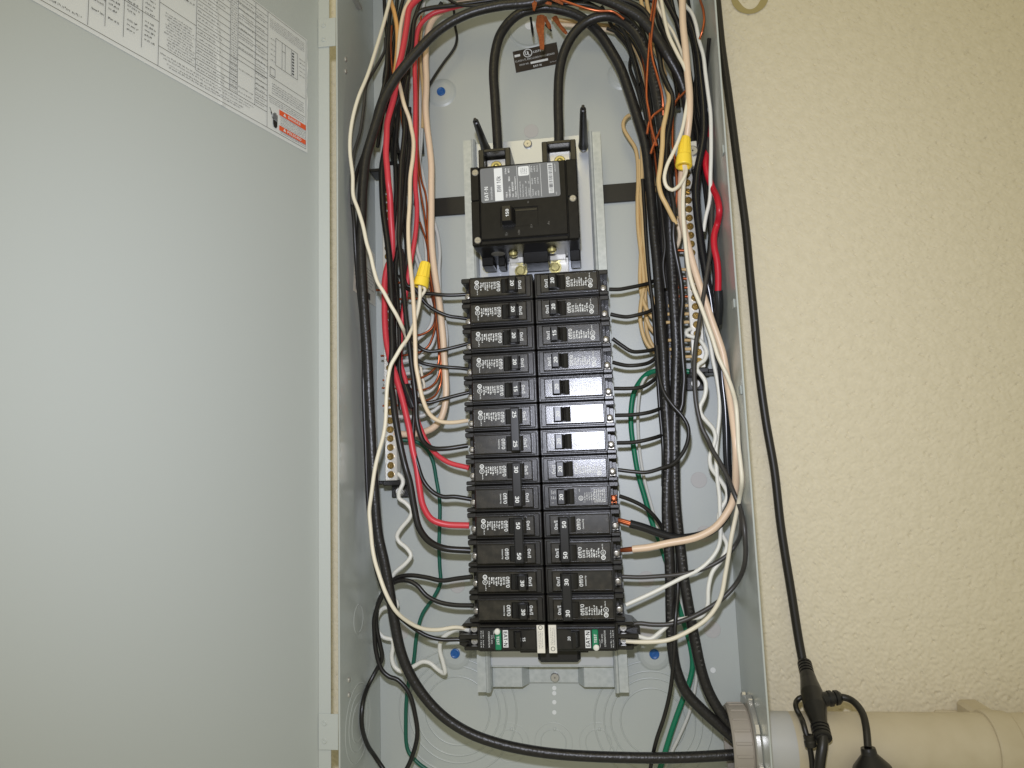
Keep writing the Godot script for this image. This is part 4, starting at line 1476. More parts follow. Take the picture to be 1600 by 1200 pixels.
func wires() -> void:
	named_wires["neutral"] = wire("feeder_cable", "thick black cable rising from the conduit up the left side and over the top", "cable", 4.79, [Vector3(157.5, 99.2, 52), Vector3(159.5, 135.9, 54), Vector3(157, 166.3, 60), Vector3(151.4, 185.6, 66), Vector3(141.2, 203.3, 74), Vector3(129.9, 224, 77), Vector3(115.5, 243.9, 80), Vector3(94.5, 258.5, 82), Vector3(70.2, 270.8, 82.2), Vector3(42, 276.9, 82.3), Vector3(10, 271.1, 82.5), Vector3(-22.2, 271.4, 82.6), Vector3(-54.8, 266.2, 82.8), Vector3(-83.3, 252.8, 82.9), Vector3(-104.7, 233.7, 83.1), Vector3(-118.1, 219.2, 83.2), Vector3(-131.6, 202, 83.4), Vector3(-141.7, 183.9, 83.5), Vector3(-148.5, 164.1, 83.7), Vector3(-155.2, 143.1, 83.8), Vector3(-160.6, 124.7, 84), Vector3(-164.2, 95, 84), Vector3(-165.7, 65.5, 84), Vector3(-166.7, 29.7, 84), Vector3(-165.6, -2.6, 84), Vector3(-163.9, -40.5, 82.5), Vector3(-162.1, -75, 81), Vector3(-161.1, -116.6, 79.5), Vector3(-160.6, -139.9, 78), Vector3(-159.5, -176.6, 76.5), Vector3(-157.9, -215.9, 75), Vector3(-155.6, -246, 73.5), Vector3(-150.7, -270.6, 72), Vector3(-145.9, -299.1, 70.5), Vector3(-142.4, -325.6, 69), Vector3(-136.5, -355.5, 67.5), Vector3(-128.1, -376.5, 66), Vector3(-114.4, -397.5, 64), Vector3(-97.1, -415, 62), Vector3(-74.4, -429, 60), Vector3(-48.2, -438.4, 58), Vector3(-22.1, -444.3, 56), Vector3(4, -448.1, 54), Vector3(38.7, -450.6, 52), Vector3(90.3, -451.8, 50), Vector3(124.5, -451.5, 48), Vector3(164.2, -449.6, 46)])
	named_wires["feeder_a"] = wire("feeder_cable", "thick black feeder cable arching from the left lug of the main breaker", "cable", 4.96, [Vector3(-31.5, 121.4, 55), Vector3(-32, 146.5, 55.4), Vector3(-33.2, 191.4, 55.8), Vector3(-33.6, 217.7, 56.2), Vector3(-30.9, 238.8, 57), Vector3(-25.6, 255.4, 57.8), Vector3(-15.8, 269, 58), Vector3(-4.1, 277.6, 58), Vector3(7.9, 280.5, 58), Vector3(23.8, 281.2, 57.2), Vector3(40, 277, 56.5), Vector3(53.5, 271.1, 55.5), Vector3(66.1, 261.4, 54), Vector3(77.2, 248.5, 52.5), Vector3(86.7, 231.6, 51), Vector3(96, 211.3, 49.5), Vector3(102.6, 188.7, 48), Vector3(109.5, 161.3, 46.5), Vector3(116.2, 130.8, 45), Vector3(118.2, 97.6, 43.8), Vector3(119.2, 69.8, 43), Vector3(119.9, 37, 42.2), Vector3(121, 12.1, 42), Vector3(121.5, -21.6, 42), Vector3(121.5, -53.6, 42), Vector3(121.9, -77.9, 42.8), Vector3(121.4, -106.2, 43.5), Vector3(121.5, -134.2, 44.2), Vector3(121.4, -164.9, 45), Vector3(120.1, -186.1, 45.8), Vector3(117.4, -211.3, 46), Vector3(115.7, -239.8, 46), Vector3(115.9, -266.4, 46), Vector3(115.5, -292.7, 46), Vector3(114, -327.3, 46), Vector3(113.6, -353, 46), Vector3(115.8, -375.1, 46), Vector3(123.1, -395.3, 46), Vector3(135.8, -410.2, 46.5), Vector3(149, -422.5, 47.2), Vector3(164.7, -436.4, 48)])
	named_wires["feeder_b"] = wire("feeder_cable", "thick black feeder cable looping from the right lug of the main breaker", "cable", 4.91, [Vector3(29.7, 125.4, 55), Vector3(30.8, 150.4, 56.2), Vector3(31.3, 175.6, 57.5), Vector3(34.1, 208.6, 59.5), Vector3(39.5, 227.2, 62), Vector3(49.3, 243.4, 64.3), Vector3(62.8, 254.6, 66), Vector3(77.6, 258, 67.7), Vector3(91.5, 255, 68.7), Vector3(103.6, 245.5, 69.5), Vector3(112.9, 232, 69.7), Vector3(120.6, 212.7, 68.8), Vector3(125, 190.6, 68), Vector3(128.2, 169.2, 66.3), Vector3(130.3, 149.9, 64.7), Vector3(133.1, 121, 62.5), Vector3(134.9, 86, 60), Vector3(134.1, 48.1, 57.5), Vector3(134, 31.6, 55), Vector3(134, 8, 52.5), Vector3(134.1, -24.6, 50.7), Vector3(134.2, -55.8, 49), Vector3(134.1, -79.4, 47.7), Vector3(132.3, -101, 46.8), Vector3(130.2, -126.7, 46), Vector3(127.7, -157.3, 46), Vector3(125.8, -189.3, 46), Vector3(124.6, -219.3, 46), Vector3(125.5, -252.5, 46), Vector3(126.7, -272.5, 46), Vector3(127.7, -292.9, 46), Vector3(131, -324.1, 46), Vector3(134.5, -351.5, 46), Vector3(138.1, -375.2, 46), Vector3(143.6, -395.2, 46.3), Vector3(152.5, -412.6, 47.2), Vector3(165.3, -427.6, 48)])
	wire("wire", "white wire down the outer left side crossing into the middle of the bundle", "ivory", 1.84, [Vector3(-134.6, 315.9, 70), Vector3(-141.3, 285.1, 72), Vector3(-150.2, 242, 80), Vector3(-157.2, 208.3, 88), Vector3(-164.3, 182, 95), Vector3(-169.3, 158.8, 98), Vector3(-171.7, 138.7, 99), Vector3(-171.8, 122.2, 99), Vector3(-169.7, 99.6, 98), Vector3(-169.2, 79.4, 98), Vector3(-164.8, 66.1, 98), Vector3(-159.8, 49, 98), Vector3(-156.1, 30.9, 98), Vector3(-152.8, 18.9, 97), Vector3(-150.1, 5.1, 96), Vector3(-146.7, -7.4, 95), Vector3(-140.9, -17.6, 94), Vector3(-135.3, -29.3, 92), Vector3(-130.4, -39.3, 88), Vector3(-127.7, -48.5, 80), Vector3(-127.9, -54.7, 66), Vector3(-126.4, -63.9, 60), Vector3(-123.5, -80.1, 60)])
	wire("wire", "white wire from the left yellow connector down to the left test breaker", "ivory", 1.85, [Vector3(-110.8, -7.5, 74), Vector3(-111.5, -19.7, 72), Vector3(-113.7, -31.8, 72), Vector3(-117.9, -46.6, 74), Vector3(-121.8, -62.1, 84), Vector3(-125.8, -70.4, 90), Vector3(-130.8, -78.9, 90.7), Vector3(-135.7, -87.3, 91.3), Vector3(-138.1, -97.6, 92), Vector3(-140.2, -115.1, 91.8), Vector3(-141.1, -132.6, 91.6), Vector3(-141.9, -142.8, 91.4), Vector3(-144.6, -156.4, 91.2), Vector3(-148.5, -168.8, 91), Vector3(-152.5, -184.1, 90.8), Vector3(-156.5, -209.4, 90.6), Vector3(-158.5, -222.9, 90.4), Vector3(-157.5, -238.7, 90.2), Vector3(-155.9, -257.3, 90), Vector3(-153, -268.6, 92), Vector3(-148.5, -279.7, 95), Vector3(-141.8, -296.6, 96), Vector3(-134.3, -312.6, 92), Vector3(-125.3, -325.3, 80), Vector3(-115.3, -333.1, 70), Vector3(-103.1, -336.5, 60), Vector3(-87.6, -336, 52), Vector3(-76, -338.7, 48)])
	wire("wire", "short white wire under the left yellow connector", "ivory", 1.67, [Vector3(-108.1, -7.1, 72), Vector3(-106.5, -11.4, 70.8), Vector3(-112.3, -18.9, 68.8), Vector3(-116.7, -32, 65.2), Vector3(-122, -45.8, 58.4), Vector3(-129.1, -62.1, 50)])
	wire("wire", "thick red wire winding down the left bundle to the upper 50 amp pole", "red", 3.10, [Vector3(-97.5, 315.6, 60), Vector3(-111.7, 302.9, 61.8), Vector3(-118.9, 293.1, 63.7), Vector3(-121.5, 274.9, 65.5), Vector3(-124.1, 256.5, 66.9), Vector3(-127.4, 238.4, 68.1), Vector3(-131.4, 220.5, 69.3), Vector3(-134.9, 193.8, 70.3), Vector3(-138.9, 178.7, 70.9), Vector3(-142.3, 164.9, 71.5), Vector3(-143.1, 149.1, 71.8), Vector3(-144.3, 132.7, 70.6), Vector3(-143.5, 116.2, 69.3), Vector3(-142.8, 101.7, 68.1), Vector3(-142.9, 91.4, 63.6), Vector3(-143.4, 68.2, 58.7), Vector3(-143.8, 46.9, 53.8), Vector3(-145.1, 31.3, 52.4), Vector3(-149.7, 19.3, 53), Vector3(-152.4, 4.6, 53.6), Vector3(-152.4, -12.2, 54.4), Vector3(-152.2, -32.3, 55.7), Vector3(-150.8, -52.9, 56.9), Vector3(-148.6, -65.6, 58.1), Vector3(-145.1, -79.6, 59.3), Vector3(-141, -90.8, 60.6), Vector3(-137.6, -102, 61.8), Vector3(-133.1, -118.1, 62.5), Vector3(-129.3, -134, 63.1), Vector3(-126.2, -148.5, 63.7), Vector3(-123.3, -167.9, 63.7), Vector3(-120.5, -180.3, 63.1), Vector3(-117.9, -202.4, 62.4), Vector3(-114.8, -220.8, 61.3), Vector3(-107.4, -233.9, 58.9), Vector3(-94.9, -239.2, 56.4), Vector3(-71.7, -241.2, 54)])
	wire("wire", "red wire straight down beside the copper wires to the black taped splice", "red", 2.47, [Vector3(-59.7, 299.2, 52), Vector3(-80.3, 295.5, 52.4), Vector3(-97.6, 291.5, 52.8), Vector3(-110.9, 279.6, 53.2), Vector3(-116, 258.2, 53.7), Vector3(-117, 232.2, 54), Vector3(-116.9, 200.9, 54), Vector3(-117.4, 172.7, 54), Vector3(-117.8, 146.9, 54), Vector3(-118.3, 120.6, 54), Vector3(-118.7, 102.1, 53.9), Vector3(-117.7, 85.1, 53.4), Vector3(-118.1, 68.3, 53), Vector3(-119.9, 51.6, 52.6), Vector3(-122.9, 35.1, 52.2), Vector3(-126.7, 18.1, 51.6), Vector3(-129.9, -0.1, 50.8), Vector3(-133.8, -22.3, 49.9), Vector3(-137.9, -54.9, 49.1), Vector3(-138.5, -78.9, 48.3), Vector3(-136, -88.8, 48.3), Vector3(-132.8, -100.7, 48.7), Vector3(-129.6, -115, 49.1), Vector3(-125.1, -127.5, 49.5), Vector3(-121.9, -137.2, 49.9), Vector3(-118.5, -145.6, 51), Vector3(-113.3, -157.3, 52.3), Vector3(-104.9, -169.5, 53.5), Vector3(-90.8, -180, 54.8), Vector3(-69.9, -186.3, 56)])
	wire("wire", "cream wire from beside the thick red wire to the upper 25 amp pole", "cream", 2.04, [Vector3(-114.8, 316.3, 62), Vector3(-119.7, 301.9, 62.7), Vector3(-124.5, 291.9, 63.3), Vector3(-128, 276.7, 64), Vector3(-130.6, 259.7, 63), Vector3(-132.5, 242.7, 62), Vector3(-134, 224.1, 60), Vector3(-128.1, 200.2, 70), Vector3(-122.7, 179.2, 76), Vector3(-120, 169.3, 69.5), Vector3(-118.2, 157.9, 67.2), Vector3(-115.9, 143.7, 69), Vector3(-116, 125.3, 72.3), Vector3(-118.3, 103.5, 75), Vector3(-118.8, 76.1, 77.1), Vector3(-120.1, 50.7, 78.9), Vector3(-119.4, 26.1, 80.3), Vector3(-117.6, 5.2, 81.2), Vector3(-116.3, -7.9, 82), Vector3(-115.4, -24.4, 82), Vector3(-114.5, -47.8, 82), Vector3(-114.5, -71.4, 81.2), Vector3(-114.4, -86.8, 80.3), Vector3(-112.5, -100.9, 78.8), Vector3(-110.1, -116.2, 77), Vector3(-106.7, -128.4, 73.9), Vector3(-102.3, -136.3, 69.4), Vector3(-94.1, -141.2, 64.6), Vector3(-83.5, -141.9, 58.3), Vector3(-70.7, -140.1, 52)])
	wire("wire", "short amber wire at the top of the left bundle", "amber", 2.29, [Vector3(-141.4, 316.7, 66), Vector3(-139.1, 304.3, 64.7), Vector3(-136.2, 293.3, 63.3), Vector3(-133.4, 275.8, 62), Vector3(-133.9, 258.5, 58.7), Vector3(-137.3, 234.3, 55.3), Vector3(-142.9, 204.6, 52)])
	wire("wire", "thick cream wire curving from the top into the middle of the left neutral bar", "peach", 3.28, [Vector3(-51.3, 309.4, 40), Vector3(-72.2, 308.2, 40), Vector3(-85.6, 303.9, 40), Vector3(-97, 297.1, 40), Vector3(-103.6, 286.7, 40), Vector3(-106.5, 272.5, 40.8), Vector3(-108.1, 247.2, 41.8), Vector3(-107.5, 228.4, 42.8), Vector3(-107.6, 212.7, 43.7), Vector3(-108.5, 194.6, 44.3), Vector3(-107.4, 172.1, 44.8), Vector3(-105, 149.8, 45.3), Vector3(-103.3, 127, 45.8), Vector3(-103.6, 109.6, 46), Vector3(-104.2, 77.9, 46), Vector3(-104.7, 52.7, 46), Vector3(-103.8, 30.9, 46), Vector3(-101.6, 8.6, 46), Vector3(-98.2, -17, 46), Vector3(-96.6, -33.6, 46), Vector3(-95, -54.1, 46), Vector3(-94.2, -74.4, 45.9), Vector3(-93.4, -92.5, 45.4), Vector3(-93.2, -108.6, 44.9), Vector3(-95, -124.5, 44.4), Vector3(-100, -137.7, 43.9), Vector3(-107.5, -145, 42.9), Vector3(-117.7, -149, 41.9), Vector3(-128.4, -150.4, 41), Vector3(-148.5, -149.6, 40)])
	wire("wire", "black wire crossing the top left corner above the thick cable", "black", 2.30, [Vector3(8.6, 292.5, 60), Vector3(-21.3, 294.3, 60.6), Vector3(-51.4, 293.3, 61.1), Vector3(-77.1, 292.4, 61.7), Vector3(-98.2, 292, 61.7), Vector3(-108.7, 290, 61.1), Vector3(-114.4, 282.4, 60.6), Vector3(-116.9, 268.7, 60), Vector3(-119.1, 252.4, 57.7), Vector3(-126.3, 233.1, 55.4), Vector3(-133.6, 204.5, 53.1), Vector3(-140.6, 189.3, 50.9), Vector3(-145.8, 167.6, 48.6), Vector3(-151, 137.4, 46.3), Vector3(-154.9, 103.6, 44)])
	wire("wire", "black wire between the red wires ending at the lower 25 amp pole", "black", 2.42, [Vector3(-123, 220.6, 58), Vector3(-127.3, 199.4, 58.6), Vector3(-128.1, 180.2, 59.2), Vector3(-127.5, 162.4, 59.8), Vector3(-128.7, 144.5, 61.3), Vector3(-130.5, 126.6, 63.1), Vector3(-130.9, 108.8, 65), Vector3(-131.4, 89.3, 66.5), Vector3(-132.1, 64.1, 67.7), Vector3(-132.7, 42.5, 69), Vector3(-130.7, 25.5, 70.2), Vector3(-129.3, 6.1, 71.4), Vector3(-126.8, -22.8, 72.6), Vector3(-124.9, -41.7, 73.8), Vector3(-122.6, -61.5, 74), Vector3(-120.4, -85.5, 74), Vector3(-118.2, -104.4, 74), Vector3(-116.8, -123, 73.3), Vector3(-116.8, -136.5, 72.1), Vector3(-114.8, -149.4, 70.9), Vector3(-111.2, -159.9, 68.6), Vector3(-104.3, -166.1, 63.7), Vector3(-92.1, -167, 58.9), Vector3(-70.9, -164.6, 54)], "black wires from the left breakers")
	wire("wire", "black wire passing left through the bundle into the taped splice", "black", 2.01, [Vector3(-124.8, 192.1, 48), Vector3(-125.9, 169.5, 48), Vector3(-126.2, 148.4, 48), Vector3(-128.7, 126.2, 48), Vector3(-131, 107, 47.9), Vector3(-133.7, 79.8, 47.3), Vector3(-136.8, 58.9, 46.8), Vector3(-141.4, 33.5, 46.3), Vector3(-142.8, 16.5, 47.1), Vector3(-141.2, -6.3, 49.2), Vector3(-139.4, -23.6, 51.3), Vector3(-138, -57, 53.5), Vector3(-137.9, -75.4, 54.8), Vector3(-137.2, -91.7, 55.9), Vector3(-133.8, -102.2, 56.9), Vector3(-129, -110.9, 58)], "black wires bundled down the left side")
	wire("wire", "thick black wire left of the red wire ending at the lower 50 amp pole", "black", 3.18, [Vector3(-142.1, 175.5, 56), Vector3(-148.2, 147.4, 57.4), Vector3(-152.1, 123.6, 58.8), Vector3(-152, 102.4, 60), Vector3(-150.9, 76.5, 60), Vector3(-147.9, 51.3, 60), Vector3(-145.4, 29.6, 60.2), Vector3(-144.2, 7.4, 60.9), Vector3(-143, -17.8, 61.6), Vector3(-142.9, -42.2, 62.8), Vector3(-142, -67.1, 64.9), Vector3(-142.9, -86.5, 67), Vector3(-142.5, -102.6, 69), Vector3(-140.2, -116.7, 71.1), Vector3(-137.9, -132.5, 73.2), Vector3(-134.6, -152.4, 74.4), Vector3(-130.9, -170.3, 75.1), Vector3(-127.2, -185, 75.8), Vector3(-124.1, -197.1, 74.4), Vector3(-120.7, -221.3, 72.3), Vector3(-116.6, -241.2, 70.3), Vector3(-108.8, -253.8, 65.1), Vector3(-96.6, -261.2, 59.6), Vector3(-71.1, -264.7, 54)])
	wire("wire", "black wire slipping behind the thick neutral cable to the far left", "black", 1.97, [Vector3(-138.3, 318.4, 60), Vector3(-141.5, 286, 60), Vector3(-144.7, 253.8, 60), Vector3(-145.7, 227.5, 60), Vector3(-150.8, 204.6, 60), Vector3(-157.2, 186.2, 60), Vector3(-161.5, 168.4, 60), Vector3(-169.9, 143.3, 60), Vector3(-172.7, 107.4, 80), Vector3(-173.3, 80.2, 90), Vector3(-171.5, 57.3, 90), Vector3(-171.9, 23.6, 84), Vector3(-170.9, -7.6, 80), Vector3(-171.4, -37.5, 70), Vector3(-173.1, -74.3, 60), Vector3(-173.9, -99.8, 58.3), Vector3(-174, -125.2, 56.7), Vector3(-173.5, -156.9, 55), Vector3(-172, -216.5, 53.3), Vector3(-169.6, -244.5, 51.7), Vector3(-165.9, -269.3, 50), Vector3(-166, -289, 40)], "black wires bundled down the left side")
	wire("wire", "thin black wire lying along the left side wall near the top", "grey_black", 1.67, [Vector3(-155.6, 285, 30), Vector3(-155.3, 268.2, 34), Vector3(-158.5, 256.5, 38), Vector3(-161.8, 241.8, 46), Vector3(-164.9, 228, 54), Vector3(-167.3, 212.3, 62), Vector3(-168.1, 192.5, 66), Vector3(-169, 173.1, 70), Vector3(-169.8, 157.4, 74), Vector3(-171.1, 143, 80), Vector3(-171.1, 126.3, 90), Vector3(-172.1, 97.8, 95), Vector3(-171.9, 72.1, 94)])
	wire("wire", "thin black wire with a pale edge bending past the top blue plug", "black", 1.49, [Vector3(-81.7, 324.6, 30), Vector3(-79.3, 312.9, 25.7), Vector3(-79.1, 296.1, 21.4), Vector3(-78, 286.3, 17.7), Vector3(-79.9, 277.6, 16.3), Vector3(-84, 271.4, 14.9), Vector3(-93.8, 260.1, 14), Vector3(-103.5, 246.8, 14), Vector3(-110.2, 236.3, 14), Vector3(-115.4, 225.6, 14), Vector3(-120.8, 207.4, 14), Vector3(-123.3, 189.1, 14), Vector3(-124.4, 171.4, 14), Vector3(-125.6, 142.2, 14), Vector3(-129.9, 99, 14)])
	wire("wire", "black wire half hidden deep in the left bundle", "black", 2.23, [Vector3(-141.2, 283.4, 30), Vector3(-146.6, 254, 30), Vector3(-153.6, 210.4, 30), Vector3(-150, 159, 30), Vector3(-147.9, 108.6, 30), Vector3(-149.7, 80.4, 30), Vector3(-148.2, 38.3, 30), Vector3(-146, -3.3, 30), Vector3(-148.1, -57.5, 30)], "black wires bundled down the left side")
	wire("wire", "black wire half hidden deep in the left bundle", "black", 2.22, [Vector3(-150.1, 280.3, 34), Vector3(-154.2, 237.7, 34), Vector3(-149.3, 178.7, 34), Vector3(-146.4, 133.9, 34), Vector3(-142.8, 92.5, 34), Vector3(-135, 55.5, 34), Vector3(-135.5, 22.4, 34), Vector3(-138.8, -11.6, 34), Vector3(-136.6, -45.5, 34), Vector3(-127.7, -79.3, 34)], "black wires bundled down the left side")
	wire("wire", "black wire half hidden deep in the left bundle", "black", 2.18, [Vector3(-133.6, 237, 44), Vector3(-138.5, 187, 44), Vector3(-142.6, 144.7, 44), Vector3(-141.8, 102.5, 44), Vector3(-144.2, 74.9, 44), Vector3(-146.7, 47.6, 44), Vector3(-144.7, -6.8, 44), Vector3(-145.9, -46.8, 44), Vector3(-143.8, -83.2, 44), Vector3(-140.4, -125.7, 44)], "black wires bundled down the left side")
	wire("wire", "black wire half hidden deep in the left bundle", "black", 2.21, [Vector3(-127.1, 255.7, 36), Vector3(-130.5, 219.4, 36), Vector3(-132.6, 176.1, 36), Vector3(-136.1, 126.4, 36), Vector3(-134.7, 84, 36), Vector3(-132.5, 49.1, 36), Vector3(-136.6, 8.2, 36), Vector3(-139.9, -32.2, 36)], "black wires bundled down the left side")
	wire("wire", "white wire threaded between coppers into the left bar, first from the top", "grey_white", 1.91, [Vector3(-111.5, 337, 24), Vector3(-114.8, 314.3, 24.3), Vector3(-120.1, 291.9, 24.7), Vector3(-121.3, 261.8, 25), Vector3(-118.3, 224.1, 25.3), Vector3(-117.6, 179.8, 25.7), Vector3(-121.2, 136.6, 26), Vector3(-122.3, 104.2, 26.7), Vector3(-121, 88.3, 27.3), Vector3(-117.1, 64.5, 28), Vector3(-114.7, 36.3, 28.7), Vector3(-115, 15.4, 29.3), Vector3(-114.5, -6, 30), Vector3(-111.2, -15.9, 30.7), Vector3(-108.5, -26.4, 31.3), Vector3(-109.9, -36.6, 32), Vector3(-114.6, -44.5, 32.7), Vector3(-124.7, -52.7, 33.3), Vector3(-147.7, -60.3, 34)], "white wires to the left neutral bar")
	wire("wire", "white wire threaded between coppers into the left bar, second from the top", "grey_white", 1.91, [Vector3(-120.2, 310, 26), Vector3(-121.2, 283.2, 26.7), Vector3(-120.3, 245.3, 27.4), Vector3(-118.8, 200.5, 28.1), Vector3(-120.1, 156.8, 28.8), Vector3(-119.2, 117, 29.5), Vector3(-115.2, 98.7, 30.1), Vector3(-112.2, 73.8, 30.5), Vector3(-111.5, 35.4, 30.8), Vector3(-111.3, 7.8, 31.2), Vector3(-111.5, -6.6, 31.5), Vector3(-108.2, -19.8, 31.9), Vector3(-106.3, -31.5, 32.5), Vector3(-105.8, -47.1, 33.2), Vector3(-109.3, -59.7, 33.9), Vector3(-115.9, -67.4, 34.6), Vector3(-125.9, -73, 35.3), Vector3(-148.7, -76.5, 36)], "white wires to the left neutral bar")
	wire("wire", "white wire threaded between coppers into the left bar, third from the top", "grey_white", 1.92, [Vector3(-122.5, 146.6, 20), Vector3(-119.1, 131.4, 20.8), Vector3(-115.1, 109.2, 21.6), Vector3(-111.1, 87.2, 22.4), Vector3(-107, 76, 23.2), Vector3(-103, 59.9, 24), Vector3(-101.2, 40.1, 24.4), Vector3(-102.3, 19.9, 24.8), Vector3(-100.8, -11.9, 25.2), Vector3(-96, -42.2, 25.6), Vector3(-95.5, -54.4, 26), Vector3(-98.3, -73.2, 27.2), Vector3(-105, -82.4, 28.4), Vector3(-112.8, -84.1, 29.6), Vector3(-123.3, -86.4, 30.8), Vector3(-148.7, -88, 32)], "white wires to the left neutral bar")
	wire("wire", "white wire threaded between coppers into the left bar, fourth from the top", "grey_white", 1.91, [Vector3(-126.9, 58.3, 28), Vector3(-124.3, 44, 28.5), Vector3(-120.3, 29.7, 29), Vector3(-113.7, 8.4, 29.5), Vector3(-106, -19.5, 30), Vector3(-104.8, -33.2, 30.5), Vector3(-103.1, -54.9, 31), Vector3(-102.1, -76.3, 31.5), Vector3(-104.4, -93.5, 32), Vector3(-107, -101.4, 33), Vector3(-112.2, -107.1, 34), Vector3(-120, -109.5, 35), Vector3(-147.8, -109, 36)], "white wires to the left neutral bar")
	wire("wire", "white wire threaded between coppers into the left bar, fifth from the top", "grey_white", 1.91, [Vector3(-128.8, 42.8, 22), Vector3(-125.2, 30.4, 23.1), Vector3(-120.5, 10.3, 24.2), Vector3(-109.6, -11.3, 25.3), Vector3(-100.6, -46.1, 26.4), Vector3(-98.9, -73.2, 27.5), Vector3(-98.6, -99.9, 28.5), Vector3(-100, -114.5, 29.6), Vector3(-105.2, -124.2, 31.1), Vector3(-113.6, -129.2, 32.7), Vector3(-123.2, -132.2, 34.4), Vector3(-149.4, -131.8, 36)], "white wires to the left neutral bar")
	wire("wire", "white wire end curling behind the cream wire", "ivory", 1.42, [Vector3(-120.2, -81.9, 40), Vector3(-118.9, -93.5, 38), Vector3(-117.6, -103.8, 36), Vector3(-122.7, -111.3, 35), Vector3(-133.6, -112, 34)], "white wires to the left neutral bar")
	wire("wire", "bare copper wire curving into the left bar, first from the top", "copper", 1.13, [Vector3(-113.5, 302.5, 36), Vector3(-115.9, 276.3, 36.6), Vector3(-117.1, 239.2, 37.3), Vector3(-118.3, 202.6, 37.9), Vector3(-118.7, 172.1, 38.5), Vector3(-119.8, 137.7, 39.2), Vector3(-116.9, 102.1, 39.8), Vector3(-113.1, 77.2, 40.4), Vector3(-110.1, 47.9, 41.1), Vector3(-109.1, 20.4, 41.7), Vector3(-106.7, 1.2, 42.3), Vector3(-103, -23.9, 42.9), Vector3(-101.9, -40.7, 43.6), Vector3(-100.3, -62.6, 43.8), Vector3(-100.1, -73.6, 43.2), Vector3(-101.7, -81.9, 42.5), Vector3(-106.6, -86.8, 41.9), Vector3(-112.1, -91, 41.3), Vector3(-121.6, -94.4, 40.6), Vector3(-159.8, -94.4, 40)], "copper ground wires")
	wire("wire", "bare copper wire curving into the left bar, second from the top", "copper", 1.13, [Vector3(-118.7, 180.9, 38), Vector3(-119, 152, 38.8), Vector3(-115.3, 113.2, 39.6), Vector3(-111.9, 102.1, 40.4), Vector3(-110, 87.1, 41.2), Vector3(-109.6, 59.2, 42), Vector3(-108.2, 18, 42.8), Vector3(-104, -12.7, 43.6), Vector3(-101.1, -42.9, 44.4), Vector3(-98.8, -66.2, 45.2), Vector3(-97.6, -80.7, 46), Vector3(-101.4, -96, 45.2), Vector3(-107.6, -103.3, 44.4), Vector3(-117.1, -106.7, 43.6), Vector3(-131.1, -105.3, 42.8), Vector3(-160, -102.5, 42)], "copper ground wires")
	wire("wire", "bare copper wire curving into the left bar, third from the top", "copper", 1.13, [Vector3(-119.1, 71, 36), Vector3(-115.5, 60.5, 37.5), Vector3(-111.9, 48.7, 39), Vector3(-109.2, 28.9, 40.5), Vector3(-106.7, 4.6, 42), Vector3(-102.5, -29.3, 43), Vector3(-99.6, -62.7, 44), Vector3(-97.4, -92.2, 45), Vector3(-99.4, -104.6, 46), Vector3(-105.1, -113.8, 45), Vector3(-114.6, -117.8, 44), Vector3(-131.3, -120.8, 43), Vector3(-159.5, -120.8, 42)], "copper ground wires")
	wire("wire", "bare copper wire curving into the left bar, fourth from the top", "copper_dull", 1.14, [Vector3(-109.9, 7, 34), Vector3(-106.8, -13.7, 34.7), Vector3(-105, -30.8, 35.3), Vector3(-107.7, -41.5, 36), Vector3(-115, -47.2, 36.7), Vector3(-123.6, -49.5, 37.3), Vector3(-139.6, -49.4, 38)], "copper ground wires")
	wire("wire", "bare copper wire curving into the left bar, fifth from the top", "copper_dull", 1.13, [Vector3(-109.1, -0.9, 38), Vector3(-104.1, -28.2, 38.6), Vector3(-105, -45, 39.1), Vector3(-107.8, -54.2, 39.7), Vector3(-111.8, -62, 40.3), Vector3(-120.4, -67.6, 40.9), Vector3(-136.3, -70.1, 41.4), Vector3(-160.9, -69.5, 42)], "copper ground wires")
	wire("wire", "short bare copper end out of the left bar, first from the top", "copper_dull", 1.26, [Vector3(-165.6, 0.3, 40), Vector3(-160.8, -0.4, 40), Vector3(-149.9, -0.8, 40)], "copper ends at the left bar")
	wire("wire", "short bare copper end out of the left bar, second from the top", "copper_dull", 1.26, [Vector3(-147, 7.2, 40), Vector3(-142.3, 6.5, 40), Vector3(-131.4, 6.1, 40)], "copper ends at the left bar")
	wire("wire", "short bare copper end out of the left bar, third from the top", "copper_dull", 1.26, [Vector3(-150, -10.2, 40), Vector3(-145.2, -10.9, 40), Vector3(-134.4, -11.2, 40)], "copper ends at the left bar")
	wire("wire", "short bare copper end out of the left bar, fourth from the top", "copper_dull", 1.26, [Vector3(-131.7, -10.7, 40), Vector3(-127, -11.4, 40), Vector3(-116.2, -11.7, 40)], "copper ends at the left bar")
	wire("wire", "black wire from the first left breaker tucked under the yellow connector", "black", 1.91, [Vector3(-69, -13.2, 50), Vector3(-79.8, -13.6, 51.7), Vector3(-89.9, -13.4, 53.4), Vector3(-103.3, -11.5, 54.6), Vector3(-113, -10.4, 55.4), Vector3(-122.8, -7.8, 55.4), Vector3(-131.8, -1.5, 53.7), Vector3(-136.7, 10.7, 52)], "black wires from the left breakers")
	wire("wire", "black wire rising from the second left breaker across the cream wire", "black", 1.89, [Vector3(-69, -38.1, 50), Vector3(-77.6, -36.8, 52.4), Vector3(-86.2, -35.5, 54.8), Vector3(-97.2, -30.8, 57.2), Vector3(-107.6, -23.5, 59.6), Vector3(-114.6, -13.9, 62), Vector3(-119.3, -6.8, 63.6), Vector3(-125.4, -4.9, 65.2), Vector3(-128.5, 1.9, 65.2), Vector3(-129.4, 16.8, 63.6), Vector3(-131.6, 34, 62)], "black wires from the left breakers")
